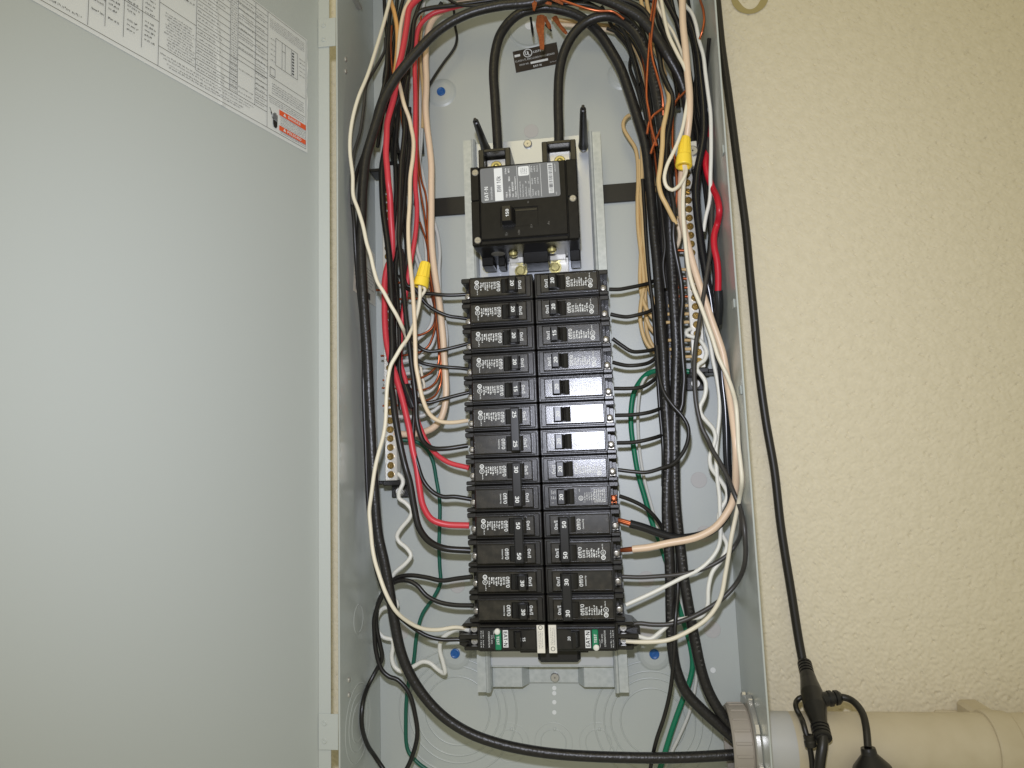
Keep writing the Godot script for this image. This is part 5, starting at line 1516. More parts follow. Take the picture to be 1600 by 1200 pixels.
	wire("wire", "black wire sagging from the third left breaker", "black", 1.90, [Vector3(-69, -63.5, 50), Vector3(-80.9, -66.5, 52.6), Vector3(-94.6, -69.4, 55.1), Vector3(-106.5, -70.3, 57.1), Vector3(-113.8, -67.7, 58.9), Vector3(-118.9, -62.9, 58.9), Vector3(-126.8, -50.1, 55.4), Vector3(-131.4, -29.5, 52)], "black wires from the left breakers")
	wire("wire", "black wire from the fourth left breaker", "black", 1.90, [Vector3(-69, -89.2, 50), Vector3(-77.5, -87.9, 52.6), Vector3(-87.3, -87.1, 55.1), Vector3(-102.9, -84.6, 57.1), Vector3(-112.1, -82.5, 58.9), Vector3(-117.3, -79.7, 58.9), Vector3(-123.9, -71.7, 55.4), Vector3(-130.5, -55.8, 52)], "black wires from the left breakers")
	wire("wire", "black wire dipping from the fifth left breaker", "black", 1.90, [Vector3(-69, -112.2, 50), Vector3(-83.9, -115.6, 53), Vector3(-95.5, -118.6, 56), Vector3(-107.3, -121.4, 58), Vector3(-115.1, -120.6, 60), Vector3(-121, -114.9, 57), Vector3(-125.4, -98.5, 54)], "black wires from the left breakers")
	wire("wire", "black wire from the taped splice to the lower 30 amp pole", "black", 2.14, [Vector3(-123.9, -114.9, 58), Vector3(-122.4, -127.8, 59.6), Vector3(-122.9, -141.7, 61.2), Vector3(-123.4, -152.9, 62.4), Vector3(-122.8, -165.4, 63.2), Vector3(-119, -180.3, 64), Vector3(-113.4, -197.7, 62.4), Vector3(-104.6, -208.4, 60.8), Vector3(-95.8, -213, 58.4), Vector3(-85.2, -213.4, 55.2), Vector3(-69.5, -216.4, 52)], "black wires from the left breakers")
	wire("wire", "black wire rippling from the upper pole of the separate 30 amp breaker", "black", 2.18, [Vector3(-70.6, -289.7, 50), Vector3(-85.9, -291.4, 48.9), Vector3(-101.2, -293.2, 47.8), Vector3(-116.6, -290.1, 46.7), Vector3(-132.1, -288.1, 45.8), Vector3(-143.8, -289.3, 45.2), Vector3(-151.7, -293.5, 44.7), Vector3(-159.7, -303.2, 44.1), Vector3(-166, -314.3, 43.1), Vector3(-168.5, -334.5, 42), Vector3(-165.2, -354.6, 40.9), Vector3(-163.7, -366.9, 39.8), Vector3(-170, -378.6, 38.7), Vector3(-175.9, -390.7, 44.6), Vector3(-175.8, -401.8, 61.9), Vector3(-175.8, -417.7, 66), Vector3(-175.8, -441.3, 52), Vector3(-171.7, -461.1, 36), Vector3(-160.5, -476.6, 36)], "black wires from the left breakers")
	wire("wire", "black wire dropping from the lower pole of the separate 30 amp breaker", "black", 2.18, [Vector3(-70.1, -316.5, 50), Vector3(-90.1, -315.8, 49.5), Vector3(-105.1, -312.7, 48.9), Vector3(-116.5, -306.7, 48.4), Vector3(-125.9, -297, 47.9), Vector3(-135.5, -292.7, 47.4), Vector3(-147.2, -293.8, 46.8), Vector3(-155.8, -300.5, 46.3), Vector3(-163.2, -311.4, 45.6), Vector3(-169.5, -327.9, 44.5), Vector3(-170, -343.2, 43.5), Vector3(-168.6, -361.5, 42.4), Vector3(-163.3, -377.8, 41.7), Vector3(-156.5, -383.9, 41.2), Vector3(-148.4, -387, 40.6), Vector3(-137.3, -399.5, 40.1), Vector3(-131.5, -420.8, 39.6), Vector3(-130.1, -438.5, 39.1), Vector3(-136.3, -459.6, 38.5), Vector3(-144.8, -475.6, 38)], "black wires from the left breakers")
	wire("wire", "black wire beside the white one into the left green test breaker", "black", 1.98, [Vector3(-74.9, -347.8, 52), Vector3(-85.5, -346.7, 54.2), Vector3(-100.4, -346.1, 56.4), Vector3(-114.6, -342, 58.5), Vector3(-128.8, -332.7, 60.7), Vector3(-141, -321.6, 62.9), Vector3(-150, -309.6, 63.6), Vector3(-156.3, -294.8, 62.9), Vector3(-161.4, -280, 62.2), Vector3(-164, -265, 61.5), Vector3(-166, -249.9, 60.7), Vector3(-168.6, -228.6, 60)], "black wires from the left breakers")
	wire("wire", "white pigtail zigzagging from the left neutral bar to the test breaker", "white", 2.15, [Vector3(-152.3, -189.2, 38), Vector3(-144.7, -190.1, 39.1), Vector3(-140.5, -195.3, 40.2), Vector3(-140.3, -200.3, 41.3), Vector3(-143.5, -206.5, 41.8), Vector3(-144.4, -213.4, 41.2), Vector3(-137.5, -218.7, 40.7), Vector3(-131.9, -226.4, 40.1), Vector3(-134.1, -233.3, 39.6), Vector3(-142.9, -243.1, 39), Vector3(-147.7, -251.1, 38.5), Vector3(-145.3, -256.8, 38), Vector3(-138.1, -262.5, 38.6), Vector3(-133.5, -270, 39.1), Vector3(-139.3, -277.8, 39.7), Vector3(-150.6, -286.9, 39.2), Vector3(-155.8, -296.9, 37.6), Vector3(-154.5, -307.1, 36), Vector3(-149.3, -317.2, 34.3), Vector3(-151.9, -321.3, 32.2), Vector3(-162.3, -321, 30), Vector3(-169, -325, 27.8), Vector3(-173.6, -334, 25.9), Vector3(-173.2, -343.4, 25.4), Vector3(-166.3, -351, 24.8), Vector3(-157.9, -353.6, 24.2), Vector3(-157.4, -359.8, 24), Vector3(-158.9, -369.7, 24), Vector3(-156.4, -378.8, 24), Vector3(-149.3, -383.7, 24), Vector3(-137.4, -379.3, 24.5), Vector3(-127.4, -374.3, 25), Vector3(-119.6, -375.4, 25.6), Vector3(-111.7, -381.1, 27), Vector3(-103.8, -383.7, 30.9), Vector3(-104.6, -371.9, 34.8), Vector3(-106.6, -359, 38.6), Vector3(-103.8, -349.4, 41.8), Vector3(-93.6, -341.7, 44.5), Vector3(-83.6, -338.2, 47.2), Vector3(-74.5, -339.5, 50)])
	wire("wire", "green ground wire running down behind the left wires", "dark_green", 1.95, [Vector3(-155.7, -154.2, 34), Vector3(-147.9, -154.9, 28.6), Vector3(-130.6, -157.4, 23.1), Vector3(-121.8, -164.1, 18.7), Vector3(-116, -174.8, 15.6), Vector3(-112.5, -197.2, 12.4), Vector3(-109.8, -220.2, 11.3), Vector3(-111.7, -265.4, 10.6), Vector3(-111.5, -284.7, 10), Vector3(-111.2, -301.2, 10), Vector3(-118.2, -315, 10), Vector3(-130.5, -331.9, 10), Vector3(-136.8, -352.6, 10), Vector3(-140.6, -378.8, 10), Vector3(-146.9, -402.9, 10), Vector3(-149.4, -434.2, 10), Vector3(-147.6, -461.8, 10.9), Vector3(-138.3, -472.5, 12.4), Vector3(-124.5, -481.2, 14)])
	named_wires["peach"] = wire("wire", "thick peach wire down the right side curving back to the lower 50 amp pole", "peach", 3.30, [Vector3(157.8, 271.2, 78), Vector3(156.8, 257.8, 80), Vector3(155.6, 231.8, 82), Vector3(156.1, 205.4, 84), Vector3(156.1, 180.1, 86), Vector3(156.3, 158.3, 88), Vector3(155, 137.4, 88), Vector3(152.8, 120.2, 82), Vector3(149.3, 102.1, 72), Vector3(145.8, 77.9, 68), Vector3(144.7, 59.4, 68), Vector3(144.8, 42.3, 67.8), Vector3(148.1, 18.2, 67.6), Vector3(153.1, -7.1, 67.3), Vector3(157.8, -26.6, 67.1), Vector3(162.5, -44.6, 66.9), Vector3(166.7, -61.3, 66.7), Vector3(170, -73, 66.4), Vector3(173.7, -88.3, 66.2), Vector3(175.8, -108.8, 66), Vector3(176.4, -131.5, 73.1), Vector3(176.4, -154.2, 80.2), Vector3(176.4, -177.2, 83.8), Vector3(176.4, -194.2, 77.4), Vector3(176.4, -212.6, 67), Vector3(173.4, -226.4, 62.5), Vector3(166, -238.4, 61), Vector3(157.1, -248.1, 59.5), Vector3(146.6, -254.3, 58), Vector3(135.6, -258.2, 56.5), Vector3(113.6, -261.9, 55), Vector3(97.7, -265.2, 53.5), Vector3(81.9, -266.8, 52)])
	bare_end(named_wires["peach"], Vector3(-75.9, -538, -26), Vector3(-86.8, -539.1, -29), 2.38)
	wire("wire", "ivory wire dropping from the right connector all the way to the green test breaker", "ivory", 1.97, [Vector3(147.7, 91.7, 80), Vector3(148.5, 84.2, 79.6), Vector3(146.5, 70.7, 79.1), Vector3(145, 54, 78.7), Vector3(144.5, 36.7, 78.2), Vector3(144.9, 23.2, 77.8), Vector3(145.5, 2.9, 77.4), Vector3(146.9, -13.1, 76.9), Vector3(150, -28.4, 76.5), Vector3(155.4, -45.1, 76.1), Vector3(160.1, -61.6, 76), Vector3(163.8, -75.6, 76), Vector3(167.8, -93.1, 76), Vector3(170.7, -101, 76), Vector3(174.6, -111.2, 75.8), Vector3(177.8, -126.5, 80.4), Vector3(177.8, -140.7, 90.5), Vector3(177.8, -155, 91.1), Vector3(177.7, -175.7, 89.2), Vector3(177.8, -191.5, 91.9), Vector3(177.8, -205.3, 92.5), Vector3(177.8, -223.2, 73.6), Vector3(174.2, -239.8, 68.8), Vector3(169.1, -259, 67.8), Vector3(166.8, -270.9, 66.5), Vector3(163.1, -287.3, 65.2), Vector3(156.7, -310.9, 63.9), Vector3(145.2, -327.2, 62.6), Vector3(126.6, -339.6, 61.2), Vector3(109.2, -347, 59.9), Vector3(92.7, -348.9, 58.6), Vector3(81.8, -349.1, 57.3), Vector3(71.5, -348.8, 56)], "white wires down the right side")
	wire("wire", "white wire looping up from the right connector and over the peach wire", "ivory", 1.76, [Vector3(149.5, 91.5, 80), Vector3(149.4, 83.4, 81.3), Vector3(145.8, 75, 82.5), Vector3(140.6, 68, 83.8), Vector3(135, 64.9, 85.1), Vector3(130.3, 67.9, 86.3), Vector3(128.3, 75.7, 87.6), Vector3(131.3, 87.6, 88.4), Vector3(137.2, 98.7, 89.1), Vector3(142.5, 109.2, 89.7), Vector3(147.3, 121.4, 89.7), Vector3(151.3, 137.2, 89.1), Vector3(154.8, 154.4, 88.4), Vector3(155.9, 170.8, 87.6), Vector3(153.4, 185.4, 86.3), Vector3(148.9, 197.7, 85.1), Vector3(141.4, 219.9, 83.6), Vector3(139.4, 234.3, 81.1), Vector3(137.3, 257.8, 78.5), Vector3(136.1, 275.3, 76)], "white wires down the right side")
	wire("wire", "second white wire merging over the peach wire at the top right", "ivory", 1.49, [Vector3(132.4, 273.1, 74), Vector3(133.9, 257.5, 74.7), Vector3(140.2, 240, 75.3), Vector3(145.7, 229.6, 76), Vector3(150.7, 213.5, 77.3), Vector3(154, 200.4, 78.7), Vector3(156.1, 188.8, 80)], "white wires down the right side")
	wire("wire", "white wire arching down the outer right wall to a bare copper tip", "white", 1.87, [Vector3(157.5, 275.8, 60), Vector3(162.6, 261.8, 63.3), Vector3(166.6, 252.9, 66.7), Vector3(169.6, 238.1, 70), Vector3(171.3, 220.3, 71.3), Vector3(174.2, 202.5, 72.7), Vector3(174.7, 185.1, 74), Vector3(175.9, 164.4, 73.3), Vector3(177, 143.1, 72.7), Vector3(176.1, 119, 72), Vector3(175.1, 100.1, 70), Vector3(173.7, 82.5, 68), Vector3(173, 68.1, 66), Vector3(171.4, 56.9, 64), Vector3(167.9, 45.1, 62), Vector3(164.8, 30.8, 60)], "white wires down the right side")
	named_wires["crimson"] = wire("wire", "crimson wire bowing along the right wall into a taped end", "crimson", 3.03, [Vector3(172.4, 200.8, 44), Vector3(173.8, 183.5, 44), Vector3(175, 158.5, 46), Vector3(175.5, 136.3, 50), Vector3(174.1, 112.8, 58), Vector3(170.8, 94.8, 64), Vector3(172.5, 83.1, 63.7), Vector3(175.1, 71.9, 65.6), Vector3(176.7, 55.1, 78.8), Vector3(176.7, 41.4, 83.9), Vector3(176.3, 34, 72), Vector3(172.5, 22.8, 72.8), Vector3(171.6, 10.8, 73.6), Vector3(173.2, -1, 73.6), Vector3(173.6, -14.4, 72.8), Vector3(172.4, -33, 72)])
	named_wires["glossy"] = wire("wire", "thick glossy black wire down the right bundle to the upper 50 amp pole", "gloss_black", 3.80, [Vector3(164.1, 273.6, 56), Vector3(165.8, 251.2, 57.1), Vector3(169.5, 232.9, 58.2), Vector3(171.7, 210.9, 59.3), Vector3(172.3, 184.7, 60.2), Vector3(172.9, 166.3, 60.7), Vector3(172.4, 140.9, 61.3), Vector3(170.7, 124.4, 61.8), Vector3(167.2, 108.3, 62), Vector3(162.3, 88.6, 62), Vector3(159.9, 70.7, 62), Vector3(159.9, 50.9, 62), Vector3(160.7, 35.1, 61.5), Vector3(161.9, 15.5, 60.9), Vector3(163.8, -2.7, 60.4), Vector3(165.7, -21.4, 59.5), Vector3(167.5, -32.9, 57.8), Vector3(168.7, -45.7, 56.2), Vector3(170.8, -62.2, 54.5), Vector3(173.5, -85.6, 53.6), Vector3(174, -114.3, 53.1), Vector3(174.9, -137.3, 52.5), Vector3(174.6, -159.5, 52), Vector3(173.7, -183.3, 51.5), Vector3(173.9, -198.1, 50.9), Vector3(174.8, -211.8, 50.4), Vector3(174.4, -226.5, 50), Vector3(166.4, -242, 50), Vector3(153, -252.8, 50), Vector3(136.5, -257.1, 50), Vector3(121.9, -257.3, 50.4), Vector3(107.4, -252.8, 50.9), Vector3(93, -247.1, 51.5), Vector3(80.8, -243.3, 52)])
	bare_end(named_wires["glossy"], Vector3(-83.4, -516.9, -4), Vector3(-93.9, -513.6, -5.5), 2.74)
	wire("wire", "thin dark grey wire crossing in front of the right neutral bar to the test breaker", "grey_black", 2.11, [Vector3(174, 125, 60), Vector3(174.6, 108.1, 61), Vector3(175.9, 94.5, 62), Vector3(175.3, 68.4, 63), Vector3(172.7, 41.5, 64), Vector3(170, 13.9, 66), Vector3(164.5, -11.2, 68), Vector3(160, -31.1, 70), Vector3(156.4, -46.6, 72), Vector3(152.9, -61.9, 73.5), Vector3(148.6, -81.2, 75), Vector3(146.3, -96.2, 76.5), Vector3(144.9, -115.9, 78), Vector3(145, -132.3, 78), Vector3(146.4, -145.2, 78), Vector3(149, -158.1, 78), Vector3(153.9, -169.9, 78), Vector3(157, -178, 76), Vector3(162.8, -188.5, 74), Vector3(169.4, -203.1, 72), Vector3(174.4, -217.6, 70), Vector3(177.7, -228.4, 72.5), Vector3(177.6, -239.9, 86), Vector3(177.6, -253.3, 89.5), Vector3(177.6, -275.5, 81.5), Vector3(173.7, -296.9, 58.5), Vector3(161.2, -310.5, 57), Vector3(145.4, -321.3, 55.5), Vector3(128, -329.9, 54), Vector3(112.3, -334.5, 53), Vector3(96.8, -335.1, 52), Vector3(83, -334.1, 51), Vector3(72.3, -337.6, 50)])
	wire("wire", "white pigtail zigzagging from the right neutral bar to the test breaker", "white", 2.04, [Vector3(149.6, -60.1, 44), Vector3(145.1, -62.1, 45.6), Vector3(144.6, -66.1, 47.1), Vector3(151.5, -69.3, 48.7), Vector3(156.4, -73, 50.2), Vector3(160, -79.6, 51.8), Vector3(161.2, -86.1, 53), Vector3(158.2, -92.9, 54.2), Vector3(152.4, -97, 55.4), Vector3(150.8, -101.4, 56.5), Vector3(153.9, -106.6, 57.7), Vector3(157.5, -113.4, 57.7), Vector3(157.7, -120.7, 57.3), Vector3(155.5, -129, 56.9), Vector3(151.5, -136.6, 56.5), Vector3(151.7, -143.2, 56.1), Vector3(156.6, -150.6, 55.5), Vector3(162.1, -157.9, 54.7), Vector3(164, -165.2, 54), Vector3(161.8, -174, 53.2), Vector3(157.8, -183.4, 52.4), Vector3(158.4, -193.5, 51.6), Vector3(162.7, -200.7, 50.8), Vector3(168.1, -208.6, 50), Vector3(171.7, -217, 49.3), Vector3(170.9, -223.5, 48.5), Vector3(167, -229.9, 48), Vector3(163.6, -236.8, 48), Vector3(162.6, -244.4, 48), Vector3(164.2, -253.8, 48), Vector3(168.6, -265.5, 48), Vector3(163.2, -277.6, 48.1), Vector3(153.7, -289.5, 48.5), Vector3(149.3, -303.1, 48.9), Vector3(147, -320.2, 49.3), Vector3(140.6, -328.6, 49.7), Vector3(128.4, -330.1, 50), Vector3(114.4, -333.3, 50.4), Vector3(103.5, -341.7, 50.8), Vector3(93.8, -347.8, 51.2), Vector3(82.3, -345.3, 51.6), Vector3(72.5, -344.1, 52)], "white wires down the right side")
	wire("wire", "white wire hanging straight on the right then sloping to the lower 30 amp pole", "white", 1.92, [Vector3(161.7, -47, 50), Vector3(163.1, -62.2, 50.6), Vector3(165.2, -73.6, 51.1), Vector3(166.9, -92.3, 51.7), Vector3(169.2, -110.3, 52), Vector3(170.3, -129.2, 52), Vector3(169.1, -146.1, 52), Vector3(166.2, -163.4, 52), Vector3(164, -179.4, 51.6), Vector3(163.5, -205.5, 51), Vector3(164.4, -220.3, 50.4), Vector3(164, -235, 50), Vector3(163.6, -249.5, 50), Vector3(161.5, -264, 50), Vector3(156.2, -273.7, 50), Vector3(143.3, -285.6, 50.3), Vector3(125.4, -293.9, 50.9), Vector3(98.5, -306.6, 51.4), Vector3(73.3, -317.2, 52)], "white wires down the right side")
	wire("wire", "grey black wire running level into the upper right 30 amp pole", "grey_black", 1.99, [Vector3(71.2, -292, 50), Vector3(87.6, -292.8, 50), Vector3(99.4, -292.4, 50), Vector3(125.7, -290.5, 50), Vector3(146.8, -285.7, 50), Vector3(166.5, -275.1, 50), Vector3(176.4, -264.3, 50), Vector3(177.8, -248, 73.5), Vector3(177.7, -233.6, 79)], "black wires from the right breakers")
	wire("wire", "black wire from the first right breaker behind the feeders", "black", 1.94, [Vector3(73, -17.3, 50), Vector3(83, -17.5, 48.4), Vector3(90.5, -16.3, 46.8), Vector3(103.3, -13.6, 43.2), Vector3(113.1, -10.2, 37.6), Vector3(124.6, -3.6, 32)], "black wires from the right breakers")
	wire("wire", "black wire from the second right breaker", "black", 1.94, [Vector3(73, -42.2, 50), Vector3(81.6, -44.4, 48.7), Vector3(89, -45.2, 47.3), Vector3(101.5, -43.1, 46), Vector3(111.3, -39.5, 41.3), Vector3(118.7, -33.7, 36.7), Vector3(127.1, -25.4, 32)], "black wires from the right breakers")
	wire("wire", "black wire dipping from the third right breaker", "black", 1.94, [Vector3(73.6, -66.4, 50), Vector3(82.5, -73.5, 48.4), Vector3(91.5, -79.4, 46.8), Vector3(102.7, -79.4, 43.2), Vector3(115.6, -76.7, 37.6), Vector3(126.8, -72.5, 32)], "black wires from the right breakers")
	wire("wire", "black wire from the fourth right breaker", "black", 1.94, [Vector3(72.5, -89.6, 50), Vector3(79.1, -91.6, 48.7), Vector3(86.5, -93.1, 47.3), Vector3(98.8, -92.9, 46), Vector3(108.4, -90.2, 41.3), Vector3(117.1, -83.6, 36.7), Vector3(126.7, -75.1, 32)], "black wires from the right breakers")
	wire("wire", "black wire from the fifth right breaker over the green one", "black", 1.94, [Vector3(72.4, -115.2, 50), Vector3(85.2, -115.6, 48.4), Vector3(98.8, -114.8, 46.8), Vector3(108.4, -109.9, 43.2), Vector3(115.3, -103.9, 37.6), Vector3(124.3, -93.4, 32)], "black wires from the right breakers")
	wire("wire", "black wire from the sixth right breaker", "black", 1.94, [Vector3(72.3, -141.1, 50), Vector3(90, -141.1, 48), Vector3(105.3, -139.2, 46), Vector3(118.2, -134.8, 39), Vector3(128.3, -130.3, 32)], "black wires from the right breakers")
	wire("wire", "black wire from the seventh right breaker", "black", 1.94, [Vector3(72.8, -167.5, 50), Vector3(88.6, -167.4, 48), Vector3(103.9, -164.9, 46), Vector3(117.9, -160.8, 39), Vector3(128, -155.9, 32)], "black wires from the right breakers")
	wire("wire", "black wire from the eighth right breaker looping over both feeders", "black", 1.89, [Vector3(72.1, -192.9, 50), Vector3(86.9, -195.2, 51.1), Vector3(98.7, -196.2, 52.5), Vector3(113.5, -192.5, 55.7), Vector3(123.4, -188.7, 58.9), Vector3(132.4, -179.1, 62.2), Vector3(137.5, -167.5, 64.5), Vector3(138.1, -155.8, 65.5), Vector3(133.5, -145.5, 65.4), Vector3(125, -134.3, 64.3), Vector3(118.3, -121.8, 62.5), Vector3(115.6, -109.3, 60.3), Vector3(114.8, -95.5, 58.2), Vector3(114.8, -76.6, 56)], "black wires from the right breakers")
	wire("wire", "black wire falling from the ninth right breaker behind the feeders", "black", 1.94, [Vector3(72.6, -217.6, 50), Vector3(82.7, -221.6, 48), Vector3(94.4, -228, 46), Vector3(103, -236.1, 44), Vector3(109.9, -246.1, 39.3), Vector3(115.5, -259.8, 34.7), Vector3(120.5, -283.1, 30)], "black wires from the right breakers")
	wire("wire", "green ground wire curving down behind the right feeders", "green", 2.59, [Vector3(149.5, -100.7, 34), Vector3(136.3, -98.6, 32.7), Vector3(124.2, -97.2, 31.5), Vector3(115.6, -97.2, 30.2), Vector3(107, -99.4, 26.2), Vector3(99.3, -106.2, 21.7), Vector3(92.6, -117.6, 17.3), Vector3(89.3, -133.4, 15.1), Vector3(88.4, -150.7, 13.8), Vector3(89.9, -171.9, 12.5), Vector3(92.9, -197.5, 11.6), Vector3(98, -219.8, 11), Vector3(103.1, -241.9, 10.4), Vector3(110, -263.9, 10), Vector3(117.6, -291.7, 10), Vector3(127.3, -334.4, 10), Vector3(133.9, -364.4, 10.2), Vector3(134.6, -382.1, 10.8), Vector3(130.5, -397.2, 11.5), Vector3(122.1, -415.8, 12.1), Vector3(111.6, -440.1, 12.7), Vector3(103, -462.5, 13.4), Vector3(96.6, -479, 14)])
	wire("wire", "thin grey white wire beside the right green wire", "grey_white", 1.62, [Vector3(131, -89, 30), Vector3(116.6, -93.1, 28), Vector3(107, -100, 26), Vector3(100.2, -110.4, 24), Vector3(96.1, -131, 20.7), Vector3(95, -154.4, 17.3), Vector3(95.8, -178.5, 14), Vector3(98.3, -200.8, 13.3), Vector3(102.8, -223, 12.7), Vector3(107.8, -245, 12), Vector3(111.7, -263.8, 11.3), Vector3(120.3, -297.8, 10.7), Vector3(132.7, -346.5, 10), Vector3(138.3, -382.3, 10), Vector3(135.8, -402.3, 10), Vector3(128.9, -425.2, 10), Vector3(118.6, -446.2, 10), Vector3(107.2, -466.6, 10), Vector3(101, -480.5, 10)])
	wire("wire", "thin black wire hanging between the feeders at the bottom", "black", 1.86, [Vector3(123.9, -270.1, 40), Vector3(121.4, -306.2, 48.9), Vector3(117.7, -325.3, 56.4), Vector3(115.2, -344.5, 58.7), Vector3(112.8, -366.9, 58.2), Vector3(108.8, -393.1, 53.8), Vector3(102.6, -415.9, 50), Vector3(94.8, -437, 46.7), Vector3(90.7, -451.7, 44.2), Vector3(87.1, -468.1, 42)])
	wire("wire", "tan wire with a loop beside the right feeder", "tan", 2.08, [Vector3(104.1, 174.5, 22), Vector3(100.7, 172.5, 22.4), Vector3(97, 166.2, 22.9), Vector3(97.3, 159, 23.3), Vector3(102, 148.5, 23.8), Vector3(107.3, 138, 24.2), Vector3(109.2, 125.1, 24.7), Vector3(108.5, 99.4, 25.1), Vector3(106.6, 77.5, 25.6), Vector3(105.8, 51.6, 26), Vector3(107, 26.4, 26.4), Vector3(108.3, 3.5, 26.9), Vector3(108.1, -10.5, 27.3), Vector3(104.7, -25.5, 27.8), Vector3(102.5, -41.8, 27.8), Vector3(104.2, -58.1, 27.3), Vector3(108.6, -70.6, 26.9), Vector3(116.9, -79.4, 26.4), Vector3(128.6, -82.5, 26)], "tan wires bundled left of the right cables")
	wire("wire", "tan wire bundled close beside the right feeder, first from the left", "tan", 2.01, [Vector3(114.2, 138.1, 30), Vector3(112.2, 100.5, 30), Vector3(109.8, 80.3, 30), Vector3(110.7, 62.6, 30), Vector3(110.2, 41.8, 30), Vector3(111.6, 20.3, 30), Vector3(111.8, 2.4, 30), Vector3(112.9, -11.5, 30), Vector3(116, -24.2, 30), Vector3(121.8, -33.7, 30)], "tan wires bundled left of the right cables")
	wire("wire", "tan wire bundled close beside the right feeder, second from the left", "tan", 2.01, [Vector3(111, 122.9, 26), Vector3(109.8, 88.6, 26), Vector3(109.5, 47.9, 26), Vector3(106.7, 21.2, 26), Vector3(104.6, -5.3, 26), Vector3(105.6, -21.5, 27), Vector3(109.3, -33.8, 28), Vector3(115, -43.5, 29), Vector3(123.4, -48.7, 30)], "tan wires bundled left of the right cables")
	wire("wire", "tan wire bundled close beside the right feeder, third from the left", "tan", 2.02, [Vector3(113.5, 87.5, 28), Vector3(113, 54, 27), Vector3(110.5, 20.9, 26), Vector3(109.4, -12, 25), Vector3(108.4, -31.5, 24), Vector3(109.1, -42.6, 23.5), Vector3(112.4, -51.9, 23), Vector3(118.3, -59.3, 22.5), Vector3(127, -63, 22)], "tan wires bundled left of the right cables")
	wire("wire", "tan wire bundled close beside the right feeder, fourth from the left", "tan", 2.03, [Vector3(107.7, 9.5, 20), Vector3(109.4, -17.3, 20), Vector3(109.6, -37.2, 20), Vector3(108.3, -48.4, 20), Vector3(110.2, -61, 20), Vector3(115.2, -72.4, 20), Vector3(123.7, -78.7, 20)], "tan wires bundled left of the right cables")
	wire("wire", "tan wire weaving in front of the feeders at the upper right", "tan", 2.24, [Vector3(132.2, 239.6, 50), Vector3(135.2, 221.4, 55.4), Vector3(136.1, 201, 60.8), Vector3(137.9, 177.7, 67.1), Vector3(138.7, 162.2, 74.8), Vector3(134.5, 142.3, 82.5), Vector3(130.3, 125.5, 84.6), Vector3(128.7, 109.4, 85.4), Vector3(125.7, 89.2, 85.8), Vector3(123.1, 74, 85.1), Vector3(124.8, 61.6, 84.3), Vector3(129.2, 52.3, 81.7), Vector3(133.8, 43.3, 77.8), Vector3(137.8, 35.6, 74)])
	wire("wire", "short cream wire emerging near the neutral bar", "cream", 2.01, [Vector3(140.3, 46.9, 56), Vector3(142, 41, 54), Vector3(143.5, 33.2, 52), Vector3(142.2, 24.9, 48), Vector3(137.2, 16.8, 44)])
	wire("wire", "bare copper wire crossing in front of the feeders at the top", "copper", 1.24, [Vector3(131.8, 280.1, 70), Vector3(130.1, 265.5, 73.6), Vector3(125.2, 238.5, 77.2), Vector3(123.3, 219.7, 80.8), Vector3(119.9, 193.5, 83.2), Vector3(116.9, 164, 85), Vector3(116.8, 153.3, 86.8), Vector3(117.9, 142.5, 87.6), Vector3(119.1, 130.2, 86.4), Vector3(121, 119.7, 85.2), Vector3(123.5, 109.9, 84)], "copper ground wires")
	wire("wire", "bare copper wire splitting outwards from the top right pair", "copper", 1.24, [Vector3(134.7, 278.3, 72), Vector3(132.1, 262.7, 77.2), Vector3(127.1, 234.8, 82.5), Vector3(123.7, 211.1, 86), Vector3(124.6, 195.2, 86), Vector3(127.9, 178.6, 86), Vector3(131.4, 162.7, 83.5), Vector3(132.2, 151.7, 79.8), Vector3(132.1, 143.9, 76)], "copper ground wires")
	wire("wire", "cut copper wire end bending left over the feeder", "copper", 1.23, [Vector3(132.2, 147.5, 84), Vector3(127.8, 144.2, 85), Vector3(122.1, 139.7, 86), Vector3(117.5, 132.5, 86), Vector3(115.1, 121.8, 86)], "copper ground wires")
	wire("wire", "cut copper wire end pointing down to the left", "copper", 1.24, [Vector3(129.8, 130.4, 80), Vector3(126.2, 122.7, 82), Vector3(122.6, 115, 84), Vector3(119.1, 107.1, 84), Vector3(117.7, 102.8, 84)], "copper ground wires")
	wire("wire", "bare copper wire passing behind the right yellow connector", "copper", 1.26, [Vector3(156.8, 170.8, 70), Vector3(150.8, 164.5, 70.7), Vector3(145.6, 159.4, 71.3), Vector3(142.5, 150.2, 72), Vector3(140.7, 130.8, 72), Vector3(139.7, 112.7, 72), Vector3(141.2, 98.4, 72), Vector3(141.4, 78.7, 70), Vector3(140.9, 66.1, 68), Vector3(139.7, 54.2, 66)], "copper ground wires")
	wire("wire", "short copper wire behind the peach wire", "copper", 1.28, [Vector3(157.8, 188.4, 60), Vector3(155.8, 184, 58.7), Vector3(150.9, 172.4, 57.3), Vector3(146.1, 162.9, 56)], "copper ground wires")
	wire("wire", "copper wire bowed against the right side wall near the top", "copper", 1.25, [Vector3(174.8, 272.1, 70), Vector3(174.4, 258.4, 76), Vector3(175.8, 244.2, 80.8), Vector3(175.2, 230.1, 83.2), Vector3(173, 221.5, 81.6), Vector3(170.8, 216.8, 78)], "copper ground wires")
	wire("wire", "copper wire running across the top above the main breaker", "copper", 1.24, [Vector3(30.6, 274.3, 84), Vector3(41.7, 268.7, 83.3), Vector3(52.2, 263.8, 82.7), Vector3(63.9, 258.8, 82), Vector3(75.7, 255.6, 80.7), Vector3(90, 254.1, 79.3), Vector3(100.2, 245.7, 78)], "copper ground wires")
